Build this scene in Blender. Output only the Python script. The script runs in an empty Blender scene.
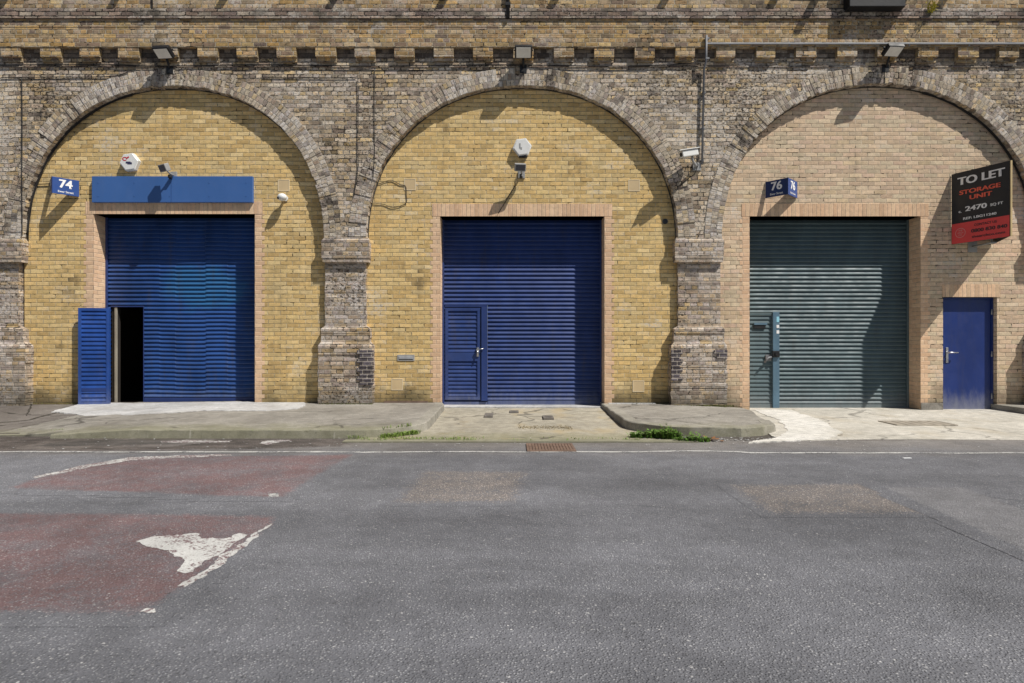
import bpy, bmesh, math, random
from mathutils import Vector, noise
R = random.Random(7)
scene = bpy.context.scene
COL = scene.collection
CAMY, CAMZ, F = -11.0, 1.25, 611.0
# measured positions on the facade (plane p metres in front of the infill) and on the ground, in metres
def P(px, py, p=0.0):
    s = (11 - p) / F
    return (px - 512) * s, CAMZ + (341.5 - py) * s
def PX(px, p=0.0): return (px - 512) * (11 - p) / F
def PZ(py, p=0.0): return CAMZ + (341.5 - py) * (11 - p) / F
def G(px, py, z=0.0):
    d = (CAMZ - z) * F / (py - 341.5)
    return (px - 512) * d / F, CAMY + d

# ------------------------------------------------------------------ node helper
class NT:
    def __init__(s, name):
        s.mat = bpy.data.materials.new(name); s.mat.use_nodes = True
        s.t = s.mat.node_tree; s.t.nodes.clear()
        s.out = s.t.nodes.new('ShaderNodeOutputMaterial')
        s.b = s.t.nodes.new('ShaderNodeBsdfPrincipled')
        s.t.links.new(s.b.outputs[0], s.out.inputs[0])
    def set(s, sock, v):
        if isinstance(v, bpy.types.NodeSocket): s.t.links.new(v, sock)
        elif isinstance(v, (tuple, list)):
            if sock.type == 'RGBA' and len(v) == 3: v = (*v, 1)
            sock.default_value = v
        else: sock.default_value = v
    def m(s, op, a, b=0.0, c=0.0, clamp=False):
        n = s.t.nodes.new('ShaderNodeMath'); n.operation = op; n.use_clamp = clamp
        s.set(n.inputs[0], a); s.set(n.inputs[1], b)
        if op in ('SMOOTH_MIN', 'MULTIPLY_ADD', 'WRAP'): s.set(n.inputs[2], c)
        return n.outputs[0]
    def mix(s, f, a, b, blend='MIX'):
        n = s.t.nodes.new('ShaderNodeMix'); n.data_type = 'RGBA'; n.blend_type = blend
        s.set(n.inputs[0], f); s.set(n.inputs[6], a); s.set(n.inputs[7], b)
        return n.outputs[2]
    def ss(s, v, lo, hi, a=0.0, b=1.0):
        n = s.t.nodes.new('ShaderNodeMapRange'); n.interpolation_type = 'SMOOTHSTEP'
        s.set(n.inputs[0], v); s.set(n.inputs[1], lo); s.set(n.inputs[2], hi); s.set(n.inputs[3], a); s.set(n.inputs[4], b)
        return n.outputs[0]
    def noise(s, vec, scale, detail=3, rough=.55, dim='3D'):
        n = s.t.nodes.new('ShaderNodeTexNoise'); n.noise_dimensions = dim
        s.set(n.inputs['Vector'], vec); n.inputs['Scale'].default_value = scale
        n.inputs['Detail'].default_value = detail; n.inputs['Roughness'].default_value = rough
        return n.outputs[0]
    def vor(s, vec, scale, feature='F1'):
        n = s.t.nodes.new('ShaderNodeTexVoronoi'); n.feature = feature
        s.set(n.inputs['Vector'], vec); n.inputs['Scale'].default_value = scale
        return n
    def xyz(s, x, y, z=0.0):
        n = s.t.nodes.new('ShaderNodeCombineXYZ')
        s.set(n.inputs[0], x); s.set(n.inputs[1], y); s.set(n.inputs[2], z); return n.outputs[0]
    def sep(s, v):
        n = s.t.nodes.new('ShaderNodeSeparateXYZ'); s.set(n.inputs[0], v); return n.outputs
    def white(s, vec):
        n = s.t.nodes.new('ShaderNodeTexWhiteNoise'); n.noise_dimensions = '3D'; s.set(n.inputs[0], vec)
        return n.outputs[0]
    def scalev(s, vec, v3):
        n = s.t.nodes.new('ShaderNodeVectorMath'); n.operation = 'MULTIPLY'
        s.set(n.inputs[0], vec); s.set(n.inputs[1], v3); return n.outputs[0]
    def uv(s): return s.t.nodes.new('ShaderNodeUVMap').outputs[0]
    def pos(s): return s.t.nodes.new('ShaderNodeNewGeometry').outputs['Position']
    def ramp(s, v, stops, const=False):
        n = s.t.nodes.new('ShaderNodeValToRGB'); s.set(n.inputs[0], v)
        e = n.color_ramp.elements
        if const: n.color_ramp.interpolation = 'CONSTANT'
        while len(e) < len(stops): e.new(.5)
        for i, (p, c) in enumerate(stops): e[i].position = p; e[i].color = (*c, 1)
        return n.outputs[0]
    def bump(s, h, dist, strength=1.0, normal=None):
        n = s.t.nodes.new('ShaderNodeBump'); s.set(n.inputs['Height'], h)
        n.inputs['Distance'].default_value = dist; n.inputs['Strength'].default_value = strength
        if normal is not None: s.set(n.inputs['Normal'], normal)
        return n.outputs[0]
    def fin(s, col, rough=.85, normal=None, metal=0.0, spec=.3):
        s.set(s.b.inputs['Base Color'], col); s.set(s.b.inputs['Roughness'], rough)
        s.set(s.b.inputs['Metallic'], metal); s.b.inputs['Specular IOR Level'].default_value = spec
        if normal is not None: s.set(s.b.inputs['Normal'], normal)
        return s.mat

def even(cols): return [(i / len(cols), c) for i, c in enumerate(cols)]

def brick_mat(name, cols, bed, perp, bw=.225, bh=.075, bond='stretcher', joint=.010, ragged=.004, bd=.012, pale=0, dark=0,
              pale_col=(.62, .58, .52), dark_col=(.05, .045, .04), grime=0, pits=0, seed=0., gain=1., sat=1., runs=0, damp=(.06, .055, .035), var=1., warp=.016, lost=0.):
    n = NT(name); uv = n.uv(); pos = n.pos()
    wob = n.m('MULTIPLY', n.m('SUBTRACT', n.noise(uv, 2.3, 2), .5), warp)
    wob2 = n.m('MULTIPLY', n.m('SUBTRACT', n.noise(uv, 9, 2), .5), ragged * 2)
    u0, v0, _ = n.sep(uv)
    u = n.m('ADD', u0, wob2); v = n.m('ADD', v0, n.m('ADD', wob, wob2))
    rv = n.m('DIVIDE', v, bh); row = n.m('FLOOR', rv); fv = n.m('SUBTRACT', rv, row)
    par = n.m('MODULO', n.m('ADD', row, 2000.), 2.)
    rj = n.m('MULTIPLY', n.white(n.xyz(row, seed, 3.3)), .25)
    if bond == 'english':
        w = n.m('SUBTRACT', bw, n.m('MULTIPLY', par, bw / 2)); off = n.m('ADD', n.m('MULTIPLY', par, .5), rj)
    elif bond == 'header': w = bw; off = n.m('ADD', n.m('MULTIPLY', par, .5), rj)
    elif bond == 'stack': w = bw; off = 0.0
    else: w = bw; off = n.m('ADD', n.m('MULTIPLY', par, .5), n.m('MULTIPLY', rj, .3))
    cu = n.m('ADD', n.m('DIVIDE', u, w), off); colm = n.m('FLOOR', cu); fu = n.m('SUBTRACT', cu, colm)
    du = n.m('MULTIPLY', n.m('MINIMUM', fu, n.m('SUBTRACT', 1., fu)), w)
    dv = n.m('MULTIPLY', n.m('MINIMUM', fv, n.m('SUBTRACT', 1., fv)), bh)
    d = n.m('MINIMUM', du, dv)
    rough = n.m('MULTIPLY', n.m('SUBTRACT', n.noise(uv, 45, 3, .6), .5), ragged * 2.2)
    d = n.m('ADD', d, rough)
    mask = n.ss(d, joint * .35, joint * .35 + .006)
    rnd = n.white(n.xyz(colm, row, seed)); rnd2 = n.white(n.xyz(row, colm, seed + 7.7))
    bc = n.ramp(rnd, even(cols), const=False)
    fine = n.noise(uv, 60, 4, .7); mid = n.noise(uv, 14, 3)
    bc = n.mix(1.0, bc, n.xyz(n.ss(mid, .25, .75, 1 - .28 * var, 1 + .25 * var), n.ss(mid, .25, .75, 1 - .26 * var, 1 + .22 * var), n.ss(mid, .25, .75, 1 - .24 * var, 1 + .2 * var)), 'MULTIPLY')
    f2 = n.ss(fine, .3, .7, 1 - .25 * var, 1 + .22 * var); bc = n.mix(1.0, bc, n.xyz(f2, f2, f2), 'MULTIPLY')
    vv = n.ss(rnd2, 0, 1, 1 - .26 * var, 1 + .24 * var); bc = n.mix(1.0, bc, n.xyz(vv, vv, vv), 'MULTIPLY')
    mc = n.mix(n.ss(n.m('SUBTRACT', du, dv), -.003, .003), perp, bed)  # own bed tone: shade under brick edges goes into the bed joint colour
    mn = n.ss(n.noise(uv, 7, 3), .3, .7, .7, 1.2); mc = n.mix(1.0, mc, n.xyz(mn, mn, mn), 'MULTIPLY')
    if lost:
        ln_ = n.m('ADD', n.noise(n.scalev(uv, (.5, 1., 1.)), 13, 4, .65), n.m('MULTIPLY', n.m('SUBTRACT', n.noise(uv, 1.1, 3), .5), .5))
        lk = n.ss(ln_, .60 - lost * .25, .66 - lost * .25)
        mc = n.mix(lk, mc, (.035, .030, .026))
    c = n.mix(mask, mc, bc)
    if pale:
        k = n.m('ADD', n.noise(uv, .9, 5, .65), n.m('MULTIPLY', n.m('SUBTRACT', rnd2, .5), .16))
        k = n.m('MULTIPLY', n.ss(k, .62 - pale * .25, .80 - pale * .15), n.ss(n.noise(n.scalev(uv, (.8, 1., 1.)), 24, 5, .75), .38, .60))
        c = n.mix(n.m('MULTIPLY', k, .85), c, pale_col)
    if dark:
        k = n.m('ADD', n.noise(n.scalev(uv, (1., .55, 1.)), 1.3, 5, .62), n.m('MULTIPLY', n.m('SUBTRACT', rnd, .5), .2))
        c = n.mix(n.m('MULTIPLY', n.ss(k, .64 - dark * .25, .85 - dark * .2), .8), c, dark_col)
    h = n.m('ADD', n.m('MULTIPLY', mask, .8), n.m('ADD', n.m('MULTIPLY', fine, .35), n.m('MULTIPLY', rnd2, .35)))
    if pits:
        pn = n.noise(n.scalev(uv, (.7, 1., 1.)), 27, 4, .7)
        k = n.ss(n.m('ADD', pn, n.m('MULTIPLY', n.m('SUBTRACT', n.noise(uv, .8, 2), .5), .35)), .70 - pits * .1, .75 - pits * .1)
        c = n.mix(n.m('MULTIPLY', k, .85), c, (.03, .025, .02)); h = n.m('SUBTRACT', h, n.m('MULTIPLY', k, 1.6))
    if lost: h = n.m('SUBTRACT', h, n.m('MULTIPLY', n.m('MULTIPLY', lk, n.m('SUBTRACT', 1., mask)), .9))
    x, y, z = n.sep(pos)
    if runs:
        rn = n.noise(n.xyz(n.m('MULTIPLY', x, 1.), 0., n.m('MULTIPLY', z, .12)), 2.2, 4, .6)
        c = n.mix(n.m('MULTIPLY', n.ss(rn, .5, .72), runs), c, (.10, .085, .06))
    if grime:
        g = n.m('ADD', z, n.m('MULTIPLY', n.m('SUBTRACT', n.noise(pos, 2.5, 4), .5), .9))
        c = n.mix(n.m('MULTIPLY', n.ss(g, .65, .05), grime), c, damp)
    if gain != 1 or sat != 1:
        hs = n.t.nodes.new('ShaderNodeHueSaturation'); hs.inputs['Saturation'].default_value = sat; hs.inputs['Value'].default_value = gain
        n.set(hs.inputs['Color'], c); c = hs.outputs[0]
    return n.fin(c, .9, n.bump(h, bd, .9), spec=.15)

STOCK = [(.72, .51, .23), (.75, .555, .265), (.68, .475, .205), (.77, .59, .31), (.72, .535, .25), (.64, .44, .19), (.74, .52, .225)]
BUFF = [(.68, .51, .35), (.72, .555, .385), (.655, .48, .335), (.74, .59, .42), (.70, .54, .35), (.69, .50, .37), (.65, .53, .37)]
GREY = [(.48, .385, .275), (.55, .45, .325), (.40, .31, .23), (.60, .51, .39), (.44, .345, .25), (.60, .44, .24), (.33, .255, .20), (.54, .42, .27), (.62, .45, .22), (.45, .36, .29)]
UPPER = [(.53, .36, .155), (.42, .28, .15), (.56, .41, .20), (.34, .24, .17), (.57, .365, .145), (.28, .21, .17), (.47, .35, .21)]
PINK = [(.72, .485, .31), (.75, .52, .345), (.71, .47, .30), (.75, .535, .35)]
M = {}
M['infill'] = brick_mat('yellow stock brick', STOCK, (.47, .36, .20), (.66, .54, .34), bd=.011, pale=.32, dark=.06, grime=.8, runs=.22, joint=.008, ragged=.0045, var=.55, lost=.03, warp=.022)
M['buff'] = brick_mat('buff pink brick', BUFF, (.53, .41, .29), (.69, .57, .43), bd=.009, pale=.25, dark=.0, grime=.65, joint=.008, ragged=.004, seed=3., var=.5, lost=.02, runs=.18)
M['spandrel'] = brick_mat('weathered grey brick', GREY, (.36, .315, .25), (.45, .40, .33), bond='english', joint=.013, ragged=.010, bd=.022, pale=.85, dark=.34, pits=1.2, seed=11., pale_col=(.72, .67, .61), warp=.035, lost=.36, var=1.15)
M['pier'] = brick_mat('weathered pier brick', [tuple(q * (.90, .90, .96)[i] for i, q in enumerate(c)) for c in GREY], (.36, .31, .25), (.45, .40, .33), bond='english', joint=.012, ragged=.007, bd=.018, pale=.85, dark=.32, pits=.95, grime=.65, seed=17., pale_col=(.66, .62, .59), warp=.010, lost=.14, var=.9)
M['upper'] = brick_mat('brown yellow brick', UPPER, (.43, .35, .24), (.52, .45, .34), bond='english', joint=.012, ragged=.008, bd=.018, pale=.5, dark=.36, pits=.7, seed=23., lost=.14, var=1.)
M['string'] = brick_mat('sooty brick', [(.28, .21, .18), (.38, .28, .21), (.22, .17, .15), (.43, .36, .28)], (.16, .13, .11), (.40, .35, .30), joint=.016, ragged=.014, bd=.028, pale=.6, dark=.65, pits=.8, seed=29., warp=.03, lost=.5)
M['recess_shade_brick'] = brick_mat('shaded recess brick', [(.20, .16, .13), (.27, .22, .17), (.15, .12, .10)], (.13, .11, .09), (.24, .2, .17), bond='english', joint=.012, ragged=.008, bd=.02, pale=.4, dark=.5, pits=.5, seed=53.)  # dark brick tones that carry the shade between the corbels
M['ring'] = brick_mat('arch ring brick', [(.49, .41, .31), (.53, .45, .34), (.42, .34, .26), (.57, .50, .40), (.56, .43, .25), (.45, .34, .25), (.38, .31, .26)], (.48, .425, .35), (.44, .385, .31), bw=.070, bh=.105, bond='header', joint=.009, ragged=.010, bd=.017, pale=.8, dark=.42, pits=.9, seed=31., pale_col=(.70, .67, .65), lost=.10, var=.75, warp=.012)
M['pink'] = brick_mat('pink brick', PINK, (.72, .53, .38), (.76, .57, .42), bw=.225, bh=.075, bond='stretcher', joint=.007, ragged=.002, bd=.006, seed=37., grime=.3, var=.3)
M['soldier'] = brick_mat('pink soldier brick', PINK, (.68, .50, .36), (.68, .50, .36), bw=.075, bh=.5, bond='stack', joint=.006, ragged=.002, bd=.005, seed=41., var=.4)
M['blue_brick'] = brick_mat('blue engineering brick', [(.10, .09, .11), (.17, .15, .17), (.08, .07, .08)], (.45, .40, .35), (.45, .40, .35), bw=.15, joint=.014, ragged=.003, bd=.02, seed=43.)

def asphalt(name, over=None, strength=1., soft=.06, rag=.10):
    n = NT(name); pos = n.pos(); x, y, z = n.sep(pos)
    p = n.scalev(pos, (1, 1, 0))
    v = n.vor(p, 80); stones = n.white(v.outputs['Position']); dst = v.outputs['Distance']
    v2 = n.vor(p, 46); s2 = n.white(v2.outputs['Position'])
    v3 = n.vor(p, 24); s3 = n.white(v3.outputs['Position'])
    fine = n.noise(p, 130, 3, .7); lo = n.noise(p, .55, 5, .6); mid = n.noise(p, 5, 4, .65)
    sm = n.m('MULTIPLY', n.ss(stones, .35, .95), n.ss(dst, .55, .2))
    def tone(base, stone, speck):
        c = n.mix(sm, base, stone)
        c = n.mix(n.m('MULTIPLY', n.m('MULTIPLY', n.ss(s2, .84, .95), n.ss(v2.outputs['Distance'], .36, .16)), speck), c, (.56, .55, .54))
        c = n.mix(n.m('MULTIPLY', n.m('MULTIPLY', n.ss(s3, .962, .985), n.ss(v3.outputs['Distance'], .22, .12)), speck), c, (.62, .61, .60))
        return n.mix(n.m('MULTIPLY', n.m('MULTIPLY', n.ss(s2, .05, .02), n.ss(v2.outputs['Distance'], .5, .3)), .4), c, (.03, .03, .03))
    cl = n.ss(n.noise(p, 2.6, 4, .65), .35, .68, .2, .9)
    c = tone((.148, .150, .165), (.33, .332, .347), cl)
    band = n.noise(n.scalev(pos, (.08, 1.1, 0)), 1.0, 3)
    tb = n.ss(band, .35, .65, .86, 1.12)
    c = n.mix(1.0, c, n.xyz(tb, tb, tb), 'MULTIPLY')
    gd = n.m('ADD', y, n.m('MULTIPLY', n.m('SUBTRACT', n.noise(pos, 1.6, 5), .5), 1.1))
    c = n.mix(n.ss(gd, -4.6, -3.3, 0, .55), c, n.mix(n.noise(pos, 25, 4, .7), (.15, .13, .11), (.34, .305, .26)))
    wl = n.m('MULTIPLY', n.ss(n.m('ADD', x, n.m('MULTIPLY', n.noise(pos, .8, 4), 1.5)), -2.2, -4.4), n.ss(n.m('ADD', y, n.m('MULTIPLY', n.noise(pos, 1.7, 4), .6)), -4.0, -3.5))
    c = n.mix(n.m('MULTIPLY', wl, .92), c, n.mix(n.ss(n.noise(n.scalev(pos, (.6, 1.6, 1)), 4, 6, .75), .3, .7), (.055, .045, .04), (.22, .19, .17)))
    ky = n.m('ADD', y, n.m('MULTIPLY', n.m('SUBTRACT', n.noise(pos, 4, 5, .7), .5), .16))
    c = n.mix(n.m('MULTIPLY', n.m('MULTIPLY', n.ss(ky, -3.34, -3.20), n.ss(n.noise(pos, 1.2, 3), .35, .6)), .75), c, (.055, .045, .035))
    cr = n.vor(n.xyz(n.m('ADD', x, n.m('MULTIPLY', n.noise(pos, 1.5, 4), .8)), y, 0.), .42, 'DISTANCE_TO_EDGE').outputs['Distance']
    crack = n.m('MULTIPLY', n.ss(cr, .008, .003), n.ss(n.noise(pos, .35, 2), .55, .66))
    c = n.mix(n.m('MULTIPLY', crack, .6), c, (.03, .03, .03))
    if over:
        at = n.t.nodes.new('ShaderNodeAttribute'); at.attribute_name = 'd'
        e = n.m('ADD', at.outputs['Fac'], n.m('MULTIPLY', n.m('SUBTRACT', n.noise(p, 9, 5, .75), .5), rag))
        e = n.m('ADD', e, n.m('MULTIPLY', n.m('SUBTRACT', stones, .5), soft))
        k = n.m('MULTIPLY', n.ss(e, -soft * .4, soft * .4), strength)
        if over == 'red':
            oc = tone((.185, .118, .120), (.37, .265, .255), .6)
            k2 = n.ss(n.m('ADD', n.noise(p, 3.0, 6, .72), n.m('MULTIPLY', n.m('SUBTRACT', stones, .5), .22)), .40, .62)
            k = n.m('MULTIPLY', k, n.ss(k2, 0, 1, 1., .40))
        elif over == 'coarse': oc = tone((.175, .155, .142), (.58, .49, .43), .8); k = n.m('MULTIPLY', k, n.ss(n.m('ADD', mid, n.m('MULTIPLY', stones, .4)), .35, .75))
        elif over == 'plain': oc = tone((.19, .188, .197), (.33, .325, .335), .3)
        elif over == 'brown': oc = n.mix(n.ss(n.noise(n.scalev(pos, (.7, 1.8, 1)), 3.5, 6, .75), .35, .65), tone((.055, .047, .043), (.12, .105, .095), .1), tone((.135, .115, .105), (.26, .225, .205), .5))
        else: oc = tone((.05, .048, .046), (.15, .14, .135), .2)
        c = n.mix(k, c, oc)
    t = n.m('MULTIPLY', n.ss(lo, .3, .7, .78, 1.16), n.m('MULTIPLY', n.ss(mid, .25, .75, .88, 1.12), n.ss(fine, .25, .75, .72, 1.26)))
    c = n.mix(1.0, c, n.xyz(t, t, t), 'MULTIPLY')
    h = n.m('ADD', n.m('MULTIPLY', n.ss(dst, .6, .1), .7), n.m('MULTIPLY', fine, .5))
    return n.fin(c, .82, n.bump(h, .009, .8), spec=.3)
M['road'] = asphalt('asphalt')
M['red'] = asphalt('worn red surfacing', 'red', .95, .06, .14)
M['patch'] = asphalt('coarse asphalt patch', 'coarse', .8, .12, .22)
M['patch2'] = asphalt('grey asphalt patch', 'plain', .8, .03, .05)
M['tar'] = asphalt('dark tar patch', 'tar', .6, .08, .3)

def concrete(name, a, b, moss=0., crack=0., stain=(.17, .155, .13), st=.45, front=0.):
    n = NT(name); pos = n.pos(); x, y, z = n.sep(pos)
    lo = n.noise(pos, .9, 5, .6); mid = n.noise(pos, 7, 4, .65); fine = n.noise(pos, 90, 4, .75)
    c = n.mix(n.ss(lo, .3, .7), a, b)
    t = n.m('MULTIPLY', n.ss(mid, .25, .75, .8, 1.16), n.ss(fine, .25, .75, .72, 1.25)); c = n.mix(1.0, c, n.xyz(t, t, t), 'MULTIPLY')
    c = n.mix(n.m('MULTIPLY', n.ss(n.noise(n.scalev(pos, (1, .6, 1)), 1.7, 5), .5, .72), st), c, stain)
    v = n.vor(n.scalev(pos, (1, 1, 0)), 22); sp = n.m('MULTIPLY', n.ss(n.white(v.outputs['Position']), .93, .97), n.ss(v.outputs['Distance'], .3, .15))
    c = n.mix(n.m('MULTIPLY', sp, .55), c, (.6, .58, .55))
    c = n.mix(n.m('MULTIPLY', n.ss(n.noise(pos, 18, 4, .7), .60, .72), .45), c, (.07, .06, .05))
    if moss:
        e = n.m('ADD', y, n.m('MULTIPLY', n.m('SUBTRACT', n.noise(pos, 3.2, 5, .65), .5), 1.3))
        c = n.mix(n.m('MULTIPLY', n.ss(e, -2.35, -3.2), moss), c, n.mix(n.noise(pos, 30, 3), (.10, .105, .04), (.24, .23, .11)))
    if crack:
        cr = n.vor(n.xyz(n.m('ADD', x, n.m('MULTIPLY', n.noise(pos, 1.1, 4), 1.2)), n.m('ADD', y, n.m('MULTIPLY', n.noise(pos, 1.3, 4), .8)), 0.), .7, 'DISTANCE_TO_EDGE').outputs['Distance']
        c = n.mix(n.m('MULTIPLY', n.m('MULTIPLY', n.ss(cr, .02, .006), crack), n.ss(n.noise(pos, .6, 2), .42, .55)), c, (.05, .045, .04))
    h = n.m('ADD', n.m('MULTIPLY', mid, .6), n.m('MULTIPLY', fine, .5))
    return n.fin(c, .9, n.bump(h, .010, .7), spec=.2)
M['pave'] = concrete('old footway concrete', (.235, .220, .195), (.335, .315, .28), moss=.5, crack=.7)
M['pave_left'] = concrete('dark footway', (.13, .115, .105), (.21, .19, .172), moss=.25, crack=1.)
M['apron'] = concrete('yard concrete', (.32, .295, .24), (.42, .385, .31), moss=.45, crack=.6, st=.65, stain=(.42, .33, .19))
M['apron_right'] = concrete('pale yard concrete', (.47, .445, .39), (.58, .55, .49), st=.45, stain=(.42, .36, .26), crack=.5)
M['fresh'] = concrete('fresh white concrete', (.58, .56, .51), (.70, .68, .64), st=.3, stain=(.5, .47, .4))
M['gutter'] = asphalt('dirty gutter asphalt', 'brown', .95, .12, .45)
M['tar_and_gap_shade'] = concrete('dark dirt and gap shade', (.045, .04, .035), (.10, .09, .075), st=.2)
M['kerb'] = concrete('kerb stone', (.26, .245, .21), (.36, .34, .295), moss=.45, st=.4)
M['sill'] = concrete('threshold cement', (.40, .40, .40), (.56, .555, .55), st=.5, stain=(.35, .33, .3))

def paint(name, col, rough=.42, var=.18, dirt=.2, scale=3., metal=0., wear=(.08, .07, .06), reflect_patch=None, low=None, spec=.5):
    n = NT(name); pos = n.pos(); x, y, z = n.sep(pos)
    lo = n.noise(n.scalev(pos, (1, 1, .55)), scale, 5, .6)
    k = n.ss(lo, .25, .75, 1 - var, 1 + var)
    c = n.mix(1.0, col, n.xyz(k, k, k), 'MULTIPLY')
    if reflect_patch:
        bl, cx, cz, rx, rz = reflect_patch
        q = n.m('ADD', n.m('POWER', n.m('DIVIDE', n.m('SUBTRACT', x, cx), rx), 2.), n.m('POWER', n.m('DIVIDE', n.m('SUBTRACT', z, cz), rz), 2.))
        q = n.m('ADD', q, n.m('MULTIPLY', n.m('SUBTRACT', n.noise(n.scalev(pos, (1, 1, 1.8)), 2.2, 4, .7), .5), 2.4))
        c = n.mix(n.ss(q, 1.2, .1, 0, .9), c, bl)
    g = n.noise(n.scalev(pos, (2.2, 1, .35)), 4., 5, .65)
    c = n.mix(n.m('MULTIPLY', n.ss(g, .52, .75), dirt), c, wear)
    if low:
        c = n.mix(n.m('MULTIPLY', n.ss(n.m('ADD', z, n.m('MULTIPLY', n.noise(n.scalev(pos, (3, 3, 1)), 4, 5, .7), .55)), .72, .18), low), c, (.42, .42, .42))
    r = n.ss(n.noise(pos, 6, 3), .3, .7, rough - .06, rough + .12)
    return n.fin(c, r, n.bump(n.noise(pos, 35, 3), .002, .35), metal, spec)
def leafmat(name, a, b):
    n = NT(name); pos = n.pos()
    c = n.mix(n.noise(pos, 40, 2), a, b)
    return n.fin(c, .6, spec=.3)
M['blue1'] = paint('blue shutter with painted reflection', (.022, .064, .21), .34, .35, .35, 1.4, reflect_patch=((.03, .13, .30), PX(195), PZ(285), .9, .5), low=.30)  # paler oval patch: blue reflection on the slats put into the colour
M['blue2'] = paint('dark blue shutter', (.022, .050, .185), .44, .18, .28, low=.30)
M['leafblue'] = paint('blue wicket leaf', (.020, .066, .27), .34, .25, .4, low=.30)
M['blueframe'] = paint('blue frame', (.020, .044, .17), .40, .12, .15)
M['slate'] = paint('slate grey shutter', (.092, .135, .150), .50, .14, .25, spec=.3, low=.30)
M['slatelight'] = paint('blue grey post', (.10, .18, .25), .42, .15, .15)
M['fascia'] = paint('blue fascia', (.050, .135, .37), .45, .07, .1, 1.2, wear=(.1, .16, .3))
M['shaded_blue'] = paint('shaded blue sign', (.012, .028, .12), .35, .05, .03)  # darker copy of the sign blue, shade of the left faces put in
M['signblue'] = paint('blue number sign', (.028, .075, .27), .35, .06, .03)
M['doorblue'] = paint('blue steel door', (.013, .034, .17), .38, .12, .15, low=.45)
M['white'] = paint('white plastic', (.80, .80, .78), .4, .05, .12, wear=(.5, .47, .4))
M['ivory'] = paint('painted tile', (.62, .47, .27), .8, .08, .1)
M['cream'] = paint('pale rim', (.76, .64, .44), .8, .05, .05)
M['black'] = paint('black metal', (.010, .010, .012), .5, .2, .1)
M['cable'] = paint('black cable', (.02, .018, .018), .6, .2, .1)
M['greymetal'] = paint('grey metal', (.33, .33, .33), .45, .1, .2)
M['glass_lamp'] = paint('lamp glass', (.82, .81, .76), .25, .1, .1)
M['glass_dark'] = paint('dark lamp glass', (.09, .09, .10), .2, .1, .1)
M['steel'] = paint('steel', (.60, .60, .60), .28, .05, .1, metal=.9)
M['pipe'] = paint('galvanised pipe', (.36, .37, .39), .45, .12, .3)
M['ironpale'] = paint('dusty iron', (.34, .30, .245), .85, .25, .4, 9.)
M['irondark'] = paint('worn dark iron', (.15, .135, .12), .8, .3, .4, 9.)
M['darkpipe'] = paint('weathered grey pipe', (.20, .205, .22), .5, .2, .4, 6.)
M['drymoss'] = leafmat('dry moss', (.15, .11, .06), (.30, .25, .13))
M['rust'] = paint('rusty iron', (.17, .11, .08), .8, .3, .5, 8.)
M['board_black'] = paint('board black', (.018, .019, .022), .4, .08, .05)
M['board_red'] = paint('board red', (.80, .075, .075), .42, .05, .03)
M['txt_white'] = paint('white lettering', (.88, .88, .88), .45, .02, 0)
M['txt_red'] = paint('red lettering', (.88, .14, .08), .45, .02, 0)
M['txt_dark'] = paint('dark lettering', (.04, .03, .035), .5, .02, 0)
M['txt_pink'] = paint('pale red lettering', (.75, .35, .33), .5, .02, 0)
M['timber'] = paint('raw timber', (.62, .47, .24), .75, .15, .2)
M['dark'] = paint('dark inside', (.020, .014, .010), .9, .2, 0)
M['jamb'] = paint('pale jamb', (.36, .33, .27), .7, .2, .3)
M['logo_red'] = paint('red emblem', (.55, .02, .04), .5, 0, 0)
M['logo_blue'] = paint('dark emblem', (.03, .03, .09), .5, 0, 0)
M['sticker'] = paint('sticker', (.30, .62, .75), .4, .1, 0)
M['stain'] = paint('soot smudge', (.16, .13, .08), .95, .3, .2)

M['leaf'] = leafmat('weed leaf', (.05, .14, .015), (.17, .30, .05))
M['grass'] = leafmat('dry grass', (.10, .19, .03), (.26, .33, .08))
M['moss'] = leafmat('moss', (.065, .075, .018), (.16, .16, .05))
M['yellowleaf'] = leafmat('yellow leaf', (.30, .28, .03), (.5, .42, .05))
M['litter'] = leafmat('dead leaf', (.20, .07, .025), (.36, .2, .09))

def roadpaint(name, wear, under=((.15, .151, .163), (.335, .335, .345))):
    n = NT(name); pos = n.pos(); p = n.scalev(pos, (1, 1, 0))
    v = n.vor(p, 80); st = n.white(v.outputs['Position'])
    a = n.mix(n.ss(st, .35, .95), *under)
    fine = n.noise(p, 70, 4, .75)
    k = n.ss(n.m('ADD', n.noise(p, 4.5, 7, .78), n.m('MULTIPLY', n.m('SUBTRACT', st, .5), .24)), wear, wear + .10)
    w = n.m('MULTIPLY', n.ss(fine, .25, .75, .74, 1.10), n.ss(n.noise(p, 3, 4), .3, .7, .82, 1.05))
    c = n.mix(k, a, n.mix(1.0, (.60, .595, .575), n.xyz(w, w, w), 'MULTIPLY'))
    return n.fin(c, .8, n.bump(n.m('ADD', k, fine), .005, .7), spec=.25)
M['line'] = roadpaint('worn white line', .38)
M['arc'] = roadpaint('worn white line on red', .46, ((.18, .13, .135), (.36, .30, .30)))
M['tri'] = roadpaint('white road paint', .37, ((.19, .125, .13), (.36, .27, .27)))

V3q = Vector
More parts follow.
